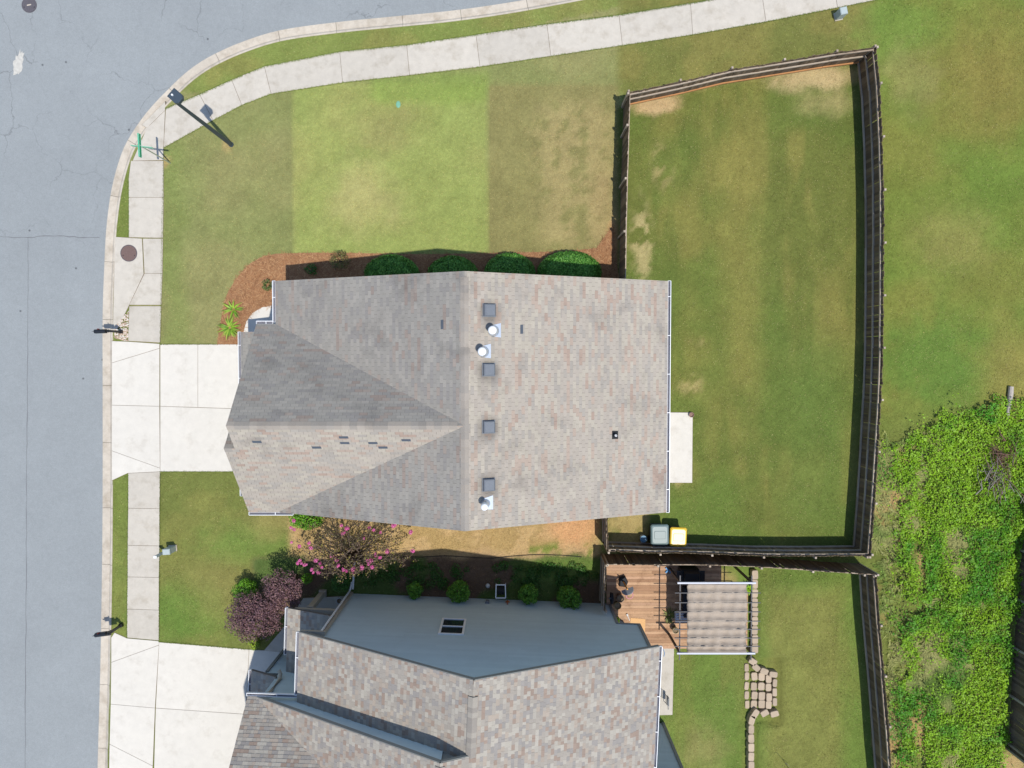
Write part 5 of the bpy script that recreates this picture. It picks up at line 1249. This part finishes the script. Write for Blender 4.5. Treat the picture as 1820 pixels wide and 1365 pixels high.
# ================================================================ DECK, PERGOLA AND WHAT STANDS THERE
ZD = 0.22
deck = thing('wooden_deck', (*at(1077, 1147, 0), 0), 'reddish brown wooden plank deck beside the grey blue house', 'deck')
DT = [C(206, 166, 130), C(194, 154, 120), C(216, 176, 140), C(184, 144, 112), C(208, 168, 136)]
xw = at(1078, 1060, ZD)[0]; y_n = at(1100, 1004, ZD)[1]; y_s = at(1100, 1148, ZD)[1]
frm = MB(); yy = y_n; k = 0
xe1, xe2 = at(1282, 1020, ZD)[0], at(1329, 1090, ZD)[0]; y_mid = at(1300, 1036, ZD)[1]
while yy > y_s:
    xr = xe1 if yy > y_mid else xe2
    cuts = [xw] + ([xw + rnd.uniform(2.2, 4.4)] if rnd.random() < .75 else []) + [xr]
    for a_, b_ in zip(cuts[:-1], cuts[1:]):
        MB().box(((a_ + b_) / 2, yy - 0.07, ZD - .018 + rnd.uniform(-.002, .002)), (b_ - a_ - 0.006, 0.136, 0.036), rnd.gauss(0, .0006), tint=vary(rnd.choice(DT), .10)).build('deck_board', M['deckwood'], deck, tint=True)
    yy -= 0.1425
fr = MB()
for k in range(12): fr.beam((xw + .1 + k * (xe2 - xw - .2) / 11, min(y_n, y_mid if k > 9 else y_n), ZD - .11), (xw + .1 + k * (xe2 - xw - .2) / 11, y_s, ZD - .11), 0.04, 0.14, tint=C(110, 86, 68))
fr.build('deck_joist', M['wood'], deck, tint=True)
for k in range(4):
    for yy in (y_n - .3, (y_n + y_s) / 2, y_s + .3): MB().box((xw + .3 + k * (xe1 - xw - .6) / 3, yy, (ZD - .18) / 2), (.09, .09, ZD - .18), tint=C(104, 84, 70)).build('deck_post', M['wood'], deck, tint=True)
# pergola
ZP = 2.5
A = at(1207, 1036, ZP); B = at(1338, 1161, ZP)
x0, x1, yN, yS = A[0], B[0], A[1], B[1]
per = thing('pergola', ((x0 + x1) / 2, (yN + yS) / 2, 0), 'metal pergola with pleated taupe canopy over the deck', 'pergola')
steel = plain('pergola_steel', (74, 76, 82), 0.5); pale = plain('pergola_pale', (206, 210, 222), 0.45)
for px_, py_ in ((x0 + .06, yN), (x1 - .06, yN), (x0 + .06, yS), (x1 - .06, yS)): MB().box((px_, py_, (ZP - .04) / 2), (.09, .09, ZP - .04)).build('post', plain('post_brown', (70, 58, 52)), per)
for y_ in (yN, yS): MB().beam((x0 - .08, y_, ZP), (x1 + .10, y_, ZP), 0.075, 0.09).build('beam', pale, per)
for x_ in (x0 + .06, x1 - .06): MB().beam((x_, yN + .32, ZP - .07), (x_, yS - .34, ZP - .07), 0.05, 0.06).build('side_rail', steel, per)
raft = [at(1270, v, ZP)[1] for v in (1053.4, 1070.7, 1087, 1103.5, 1118, 1133.4, 1148.2)]
xl, xr = at(1199, 1090, ZP)[0], at(1351, 1090, ZP)[0]
for y_ in raft: MB().beam((xl, y_, ZP + .03), (xr, y_, ZP + .03), 0.035, 0.04).build('rafter', steel, per)
cxa, cxb = at(1222, 1090, ZP)[0], at(1328, 1090, ZP)[0]; ys_ = [yN - .05] + raft + [yS + .05]
vs = []; fs = []; nxc = 26; ncol = nxc + 1; rows = 0
for i_ in range(len(ys_) - 1):
    for j in range(7):
        f = j / 7; yy = ys_[i_] + (ys_[i_ + 1] - ys_[i_]) * f; sag = 0.20 * math.sin(math.pi * f) ** 0.7 if f > 0 else 0
        for k in range(ncol):
            xx = cxa + (cxb - cxa) * k / nxc
            vs.append((xx + rnd.gauss(0, .004), yy, ZP + .06 - sag * (0.9 + .2 * math.sin(k * 1.3 + i_)) + rnd.gauss(0, .016) * (1 if f > 0 else .3) + .03 * math.exp(-((k - 13) / 1.2) ** 2)))
        rows += 1
for k in range(ncol): vs.append((cxa + (cxb - cxa) * k / nxc, ys_[-1], ZP + .06))
for i_ in range(rows):
    for k in range(nxc): fs.append((i_ * ncol + k, i_ * ncol + k + 1, (i_ + 1) * ncol + k + 1, (i_ + 1) * ncol + k))
cn = MB().add(vs, fs).build('canopy', M['canopy'], per, smooth=True)
sol = cn.modifiers.new('thickness', 'SOLIDIFY'); sol.thickness = 0.006
# black grill cabinet
x, y = at(1228, 1022, 0.9); x -= .05; gr = thing('grill', (x, y, ZD), 'black covered gas grill on the deck by the fence', 'grill')
MB().prism([(x - .42, y - .30), (x + .42, y - .30), (x + .42, y + .30), (x - .42, y + .30)], ZD + .08, ZD + .86, .02).build('cabinet', M['black'], gr)
MB().add([(x - .36, y - .28, ZD + .86), (x + .36, y - .28, ZD + .86), (x + .36, y + .28, ZD + .86), (x - .36, y + .28, ZD + .86), (x - .34, y - .16, ZD + 1.1), (x + .34, y - .16, ZD + 1.1), (x + .34, y + .2, ZD + 1.14), (x - .34, y + .2, ZD + 1.14)], [(3, 2, 1, 0), (4, 5, 6, 7), (0, 1, 5, 4), (1, 2, 6, 5), (2, 3, 7, 6), (3, 0, 4, 7)]).build('hood', M['black'], gr)
MB().beam((x - .28, y - .32, ZD + .97), (x + .28, y - .32, ZD + .97), .03, .03).build('handle', M['galv'], gr)
for s in (-1, 1): MB().box((x + s * .55, y, ZD + .83), (.24, .5, .03)).build('side_shelf', M['black'], gr)
for s in (-1, 1):
    for q in (-1, 1): MB().tube([(x + s * .36, y + q * .24 - .02, ZD + .05), (x + s * .36, y + q * .24 + .02, ZD + .05)], .05, 10).build('wheel', M['dark'], gr)
# toy basketball hoop
x, y = at(1107, 1032, ZD); hp_ = thing('toy_basketball_hoop', (x, y, ZD), 'toy basketball hoop with grey backboard and pink rim on the deck', 'toy')
MB().prism([(x - .2, y - .24), (x + .14, y - .28), (x + .24, y - .02), (x + .1, y + .26), (x - .18, y + .2)], ZD, ZD + .17, .05).build('base', M['dark'], hp_)
MB().tube([(x, y, ZD + .1), (x + .02, y - .02, ZD + 1.25)], .035, 10).build('pole', plain('toy_orange', (232, 160, 40)), hp_)
bb = []
for k in range(13): t_ = math.pi * k / 12; bb.append((0.29 * math.cos(t_), 0.06 + 0.26 * math.sin(t_)))
bb += [(-.29, 0), (.29, 0)]; c_, s_ = math.cos(R(20)), math.sin(R(20)); til = 0.6
vsb = []
for th in (0, .03):
    for a_, b_ in bb: vsb.append((x + .02 + a_ * c_ - (-b_ * til - th) * s_, y - .03 + a_ * s_ + (-b_ * til - th) * c_ * 1, ZD + 1.12 + b_ * .8 + th * .3))
nb_ = len(bb); bdo = MB().add(vsb, [tuple(range(nb_)), tuple(range(2 * nb_ - 1, nb_ - 1, -1))] + [(i, (i + 1) % nb_, (i + 1) % nb_ + nb_, i + nb_) for i in range(nb_)]).build('backboard', plain('toy_grey', (150, 152, 156)), hp_)
MB().tube([(x + .14 + .17 * math.cos(2 * math.pi * k / 16), y - .34 + .17 * math.sin(2 * math.pi * k / 16), ZD + 1.12) for k in range(17)], .018, 6, cap=False).build('rim', plain('toy_pink', (236, 150, 170)), hp_)
# pots and garden things by the wall
def pot(u, v, r_, h, mat, label, z0=ZD, soil=True, name='planter'):
    x, y = at(u, v, z0 + h); root = thing(name, (x, y, z0), label, 'pot')
    MB().lathe([(r_ * .72, 0), (r_ * .95, h * .85), (r_, h * .86), (r_, h), (r_ * .86, h), (r_ * .8, h * .8), (0.01, h * .8)], (x, y, z0), 20).build('vessel', mat, root)
    if soil: MB().lathe([(r_ * .82, h * .78), (r_ * .8, h * .84), (.01, h * .87)], (x, y, z0), 14).build('soil', M['joint'], root)
    return root
pot(1103, 1064, 0.19, 0.4, plain('pot_brown', (120, 96, 78)), 'brown bucket pot on the deck near the toy hoop')
pot(1098, 1077, 0.18, 0.36, plain('pot_wicker', (158, 134, 84)), 'straw coloured wicker pot at the house corner on the deck')
pot(1201, 1121, 0.15, 0.35, plain('pot_olive', (130, 126, 86)), 'round olive pot on the deck beside the pergola post')
x, y = at(602, 1068, .09); pot(603, 1069, 0.16, 0.42, plain('pot_white', (214, 218, 222)), 'white round pot on the shaded porch slab', 0.09, True)
x, y = at(1083, 1064, 1.0); x += .08; hr = thing('hose_reel', (x, y, 0), 'black coiled hose hanging on the fence by the deck', 'hose')
for k in range(4): MB().tube([(x + .03 * k, y + (.27 - .012 * k) * math.cos(2 * math.pi * j / 20), 0.95 + (.27 - .012 * k) * math.sin(2 * math.pi * j / 20)) for j in range(21)], .018, 6, cap=False).build('hose_coil', M['dark'], hr)
MB().beam((x - .09, y, .95), (x + .13, y, .95), .06, .06).build('bracket', M['greymetal'], hr)
# string trimmer, mat, baton, star toy
x, y = at(1098, 1102, ZD + .1); tr_ = thing('leaf_blower', (x, y, ZD), 'lime and black leaf blower lying on the deck', 'tool')
MB().prism([(x - .18, y - .10), (x - .02, y - .16), (x + .1, y - .08), (x + .06, y + .12), (x - .12, y + .14)], ZD, ZD + .22, .05).build('housing', plain('lime_plastic', (170, 210, 40)), tr_)
MB().tube([(x + .05, y - .02, ZD + .12), (x + .28, y - .14, ZD + .10)], [.09, .06], 12).build('nozzle', M['black'], tr_); MB().tube([(x - .12, y + .1, ZD + .2), (x - .1, y + .22, ZD + .26), (x + .02, y + .2, ZD + .24), (x + .02, y + .06, ZD + .2)], .02, 6).build('handle', M['black'], tr_)
mt = [at(*p, ZD) for p in ((1121, 1098), (1147, 1100), (1146, 1126), (1138, 1126), (1120, 1107))]
edge_ = []
for i_ in range(len(mt)):
    a_, b_ = Vector(mt[i_]), Vector(mt[(i_ + 1) % len(mt)]); n_ = max(2, int((b_ - a_).length / .06)); nn = Vector((-(b_ - a_).y, (b_ - a_).x)).normalized()
    for k in range(n_): edge_.append(tuple(a_.lerp(b_, k / n_) + nn * (.012 if k % 2 else -.012)))
tag(MB().prism(edge_, ZD + .001, ZD + .016).build('foam_mat', plain('foam_orange', (240, 190, 132), .9)), 'pale orange foam mat with toothed edges on the deck', 'mat')
a_, b_ = at3(1114, 1091, ZD + .03), at3(1119, 1103, ZD + .03); tag(MB().tube([a_, Vector(a_).lerp(Vector(b_), .3), Vector(a_).lerp(Vector(b_), .35), b_], [.05, .05, .02, .02], 10).build('toy_bat', plain('toy_white', (232, 228, 222))), 'small white toy bat lying beside the orange mat', 'toy')
x, y = at(1187, 1013, ZD); sm = MB()
for q in (R(45), R(-45)): sm.box((x, y, ZD + .04 + (.003 if q > 0 else 0)), (.34, .07, .07), q)
tag(sm.build('toy_jack', plain('toy_blue', (70, 150, 210))), 'bright blue cross shaped toy on the deck near the grill', 'toy')
# seats half under the canopy
x, y = at(1222, 1068, .6); so = thing('patio_sofa', (x + .25, y, ZD), 'dark navy patio sofa half under the pleated canopy', 'sofa'); nav = plain('sofa_navy', (52, 58, 70), .9)
MB().prism([(x - .2, y - .75), (x + .5, y - .75), (x + .5, y + .65), (x - .2, y + .65)], ZD + .12, ZD + .42, .05).build('seat', nav, so); MB().prism([(x + .5, y - .75), (x + .7, y - .75), (x + .7, y + .65), (x + .5, y + .65)], ZD + .12, ZD + .8, .05).build('backrest', nav, so)
for s in (-.75, .5): MB().prism([(x - .2, y + s), (x + .5, y + s), (x + .5, y + s + .15), (x - .2, y + s + .15)], ZD + .42, ZD + .58, .03).build('armrest', nav, so)
for q in ((-.12, -.68), (.6, -.68), (-.12, .56), (.6, .56)): MB().box((x + q[0], y + q[1], ZD + .06), (.06, .06, .12)).build('leg', M['black'], so)
x, y = at(1212, 1096, .5); be = thing('slatted_bench', (x + .2, y, ZD), 'white slatted bench under the edge of the canopy', 'bench')
for k in range(4): MB().box((x + .2, y - .18 + k * .12, ZD + .43), (1.1, .085, .025)).build('slat', pale, be)
for s in (-.3, .68): MB().box((x + s, y, ZD + .21), (.06, .36, .42)).build('leg', pale, be)
strap_plant('spiky green potted plant on the deck beside the white bench', 1190, 1094, 40, 0.42, [C(110, 120, 50), C(84, 100, 42), C(130, 132, 66)], z0=ZD)
strap_plant('bright lime climbing plant at the pergola corner', 1330, 1046, 30, 0.28, [C(150, 190, 30), C(120, 170, 30)], z0=0.3)

# ================================================================ STONE STEPS AND WALL BLOCKS
def zpx(a, b): return (1180 + a / 4.136, 1140 + b / 4.136)
def stone(a, b, w, d, rot, h0, h1, root):
    x, y = at(*zpx(a, b), h1); w /= 4.136 * 37; d /= 4.136 * 37
    c_, s_ = math.cos(rot), math.sin(rot); pl = []
    ch = rnd.uniform(.10, .16)
    for fa, fb in ((-.5, -.5 + ch), (-.5 + ch * 1.4, -.5), (.5 - ch * 1.4, -.5), (.5, -.5 + ch), (.5, .5 - ch), (.5 - ch * 1.4, .5), (-.5 + ch * 1.4, .5), (-.5, .5 - ch)):
        p_, q_ = w * 1.06 * fa * rnd.uniform(.93, 1.03), d * 1.06 * fb * rnd.uniform(.95, 1.03); pl.append((x + p_ * c_ - q_ * s_, y + p_ * s_ + q_ * c_))
    MB().prism(pl, h0, h1, 0.015).build('stone', M['paver'], root)
st = thing('stone_steps', (*at(1355, 1225), 0), 'flight of tan paving stones set in the grass below the pergola', 'steps')
for ci, (cx_, ww, rows_) in enumerate(((612, 32, (195, 258, 330, 397, 468)), (664, 44, (258, 330, 400, 466)), (718, 46, (262, 330, 402, 466)), (772, 42, (278, 338, 410, 470)), (818, 32, (305, 375, 448)))):
    for b in rows_: stone(cx_ + rnd.uniform(-3, 3), b + rnd.uniform(-3, 3), ww, 58, rnd.gauss(0, .04), -.03, 0.07 + .055 * ci, st)
for a, b, ro in ((655, 150, -.5), (680, 195, -.7), (740, 222, -.4), (805, 245, -.1), (742, 530, .5), (815, 535, .25)): stone(a, b, 58, 42, ro, -.03, .30, st)
wl_ = thing('garden_wall', (*at(1338, 1330), 0), 'low row of tan wall blocks running from the stone steps across the lawn', 'wall')
for a, b, ro in ((672, 535, 1.0), (648, 582, 1.35)): stone(a, b, 66, 42, ro, -.03, .34, wl_)
for k in range(11): stone(643 + rnd.uniform(-2, 2), 648 + k * 67, 42, 63, rnd.gauss(0, .03), -.03, .34, wl_)
wl2 = thing('garden_wall', (*at(1340, 1100), 0), 'low row of tan wall blocks behind the pergola canopy', 'wall')
for k in range(9):
    stone((1342 - 1180) * 4.136 + rnd.uniform(-2, 2), (1022 + k * 16.4 - 1140) * 4.136, 44, 64, rnd.gauss(0, .03), -.03, .32, wl2)
# shepherd's hook in the lawn
x, y = at(1388, 1345); hk = MB(); hk.tube([(x, y, 0.2), (x, y, 1.1), (x - .08, y + .1, 1.25), (x - .2, y + .12, 1.2), (x - .22, y + .06, 1.1)], .012, 6); hk.tube([(x, y, .5), (x + .2, y - .15, .55), (x + .3, y - .25, .4)], .01, 6)
tag(hk.build('garden_hook', M['black']), 'thin black wire garden hook standing in the upper lawn', 'hook')

# ================================================================ BETWEEN THE HOUSES
x, y = at(890, 1050, .4); hc = thing('hose_cart', (x, y, 0), 'white framed hose cart standing by the grey blue wall', 'cart')
for s in (-1, 1): MB().beam((x + s * .22, y + .30, .42), (x + s * .24, y - .30, .55), .045, .045).build('side_bar', M['white'], hc)
for q, z_ in ((.30, .42), (-.30, .55)): MB().beam((x - .24, y + q, z_), (x + .24, y + q, z_), .045, .045).build('cross_bar', M['white'], hc)
MB().tube([(x - .17, y, .34), (x + .17, y, .34)], .2, 16).build('drum', M['dark'], hc)
for s in (-1, 1):
    for q in (-.24, .24): MB().box((x + s * .23, y + q, .22), (.035, .035, .44)).build('leg', M['white'], hc)
x, y = at(867, 1041, .12); tag(MB().lathe([(.02, 0), (.08, .03), (.115, .115), (.08, .2), (.02, .23)], (x, y, 0), 16).build('ball', plain('ball_white', (220, 222, 220)), smooth=True), 'small white ball in the shaded bed by the grey blue wall', 'ball')
x, y = at(902, 1073, .4); y = max(y, L2(x - NO.x, 0)[1] + .05); ot = MB(); ot.box((x, y, .62), (.05, .04, .3)); ot.add([(x - .11, y - .02, .48), (x + .11, y - .02, .48), (x, y - .02, .22), (x - .11, y + .02, .48), (x + .11, y + .02, .48), (x, y + .02, .22)], [(0, 1, 2), (5, 4, 3), (0, 3, 4, 1), (1, 4, 5, 2), (2, 5, 3, 0)])
tag(ot.build('hand_trowel', plain('trowel_orange', (206, 120, 70))), 'orange hand trowel hung on the grey blue wall', 'tool')
tag(MB().tube([at3(u, v, .03) for u, v in catmull([(636, 984), (700, 988), (745, 990), (790, 988), (830, 990), (870, 992), (905, 989), (950, 986), (1000, 987), (1034, 990)], 5)], .016, 6).build('black_cable', M['dark']), 'thin black cable lying across the dry side yard', 'cable')
tag(MB().tube([at3(u, v, .06) for u, v in catmull([(627, 1047), (628, 1030), (629, 1010), (631, 992)], 4)], .05, 8).build('drain_pipe', M['white']), 'white drain pipe on the ground at the porch corner', 'pipe')
tag(MB().tube([at3(u, v, .075) for u, v in catmull([(1163, 1142), (1170, 1146), (1177, 1152), (1181, 1160), (1180, 1167)], 4)], .014, 6).build('blue_cord', plain('cord_blue', (110, 160, 214))), 'short light blue cord on the small concrete patio', 'cord')
x, y = at(1186, 1246, .5); x = max(x, 7.35); fc_ = thing('folding_chair', (x, y, .05), 'folded thin metal chair on the small concrete patio', 'chair')
for s in (-.2, .2): MB().tube([(x - .08, y + s, .07), (x + .02, y + s, .5), (x - .06, y + s, .95)], .014, 6).build('frame', M['greymetal'], fc_)
for z_ in (.3, .48, .7, .92): MB().tube([(x - .02, y - .2, z_), (x - .02, y + .2, z_)], .012, 6).build('rung', M['greymetal'], fc_)
MB().box((x + .04, y, .48), (.05, .38, .3)).build('seat', M['slate'], fc_)

# ================================================================ LOG AND BRUSH PILE
lg = thing('log', (*at(1793, 740), 0), 'pale weathered log lying at the edge of the weeds', 'log')
MB().tube([at3(1797, 687, .12), at3(1796, 700, .13), at3(1793, 722, .12), at3(1791, 738, .11)], [.11, .12, .10, .075], 10).build('trunk', plain('log_grey', (200, 190, 178), .9, bump=.6, bscale=25), lg)
MB().tube([at3(1791, 736, .11), at3(1790, 752, .12), at3(1788, 766, .10)], [.05, .04, .015], 7).build('branch', plain('log_grey2', (176, 164, 140), .9), lg)
bp_ = thing('brush_pile', (*at(1762, 835), 0), 'pile of cut grey and brown branches among the weeds', 'brush pile')
BR = [plain('twig_brown', (128, 100, 84), .9), plain('twig_grey', (158, 148, 140), .9), plain('twig_red', (112, 78, 68), .9)]
for k in range(120):
    up_ = k < 62
    u, v = (rnd.gauss(1764, 13), rnd.gauss(806, 13)) if up_ else (rnd.gauss(1762, 15), rnd.gauss(848, 16))
    t_ = rnd.uniform(0, math.pi) if up_ else rnd.gauss(math.pi / 2, .5); L_ = rnd.uniform(.4, 1.0) if up_ else rnd.uniform(.7, 1.6)
    x, y = at(u, v); z_ = rnd.uniform(.35, .75); d_ = Vector((math.cos(t_), math.sin(t_), rnd.gauss(0, .12))) * L_ / 2; c0 = Vector((x, y, z_)); bend = Vector((rnd.gauss(0, .08), rnd.gauss(0, .08), rnd.gauss(0, .05)))
    r_ = rnd.uniform(.008, .02) if k % 12 else .035
    MB().tube([c0 - d_, c0 + bend, c0 + d_], [r_, r_ * .8, r_ * .35], 5).build('branch', BR[(0 if rnd.random() < .55 else 2) if up_ else (1 if rnd.random() < .75 else 0)], bp_)
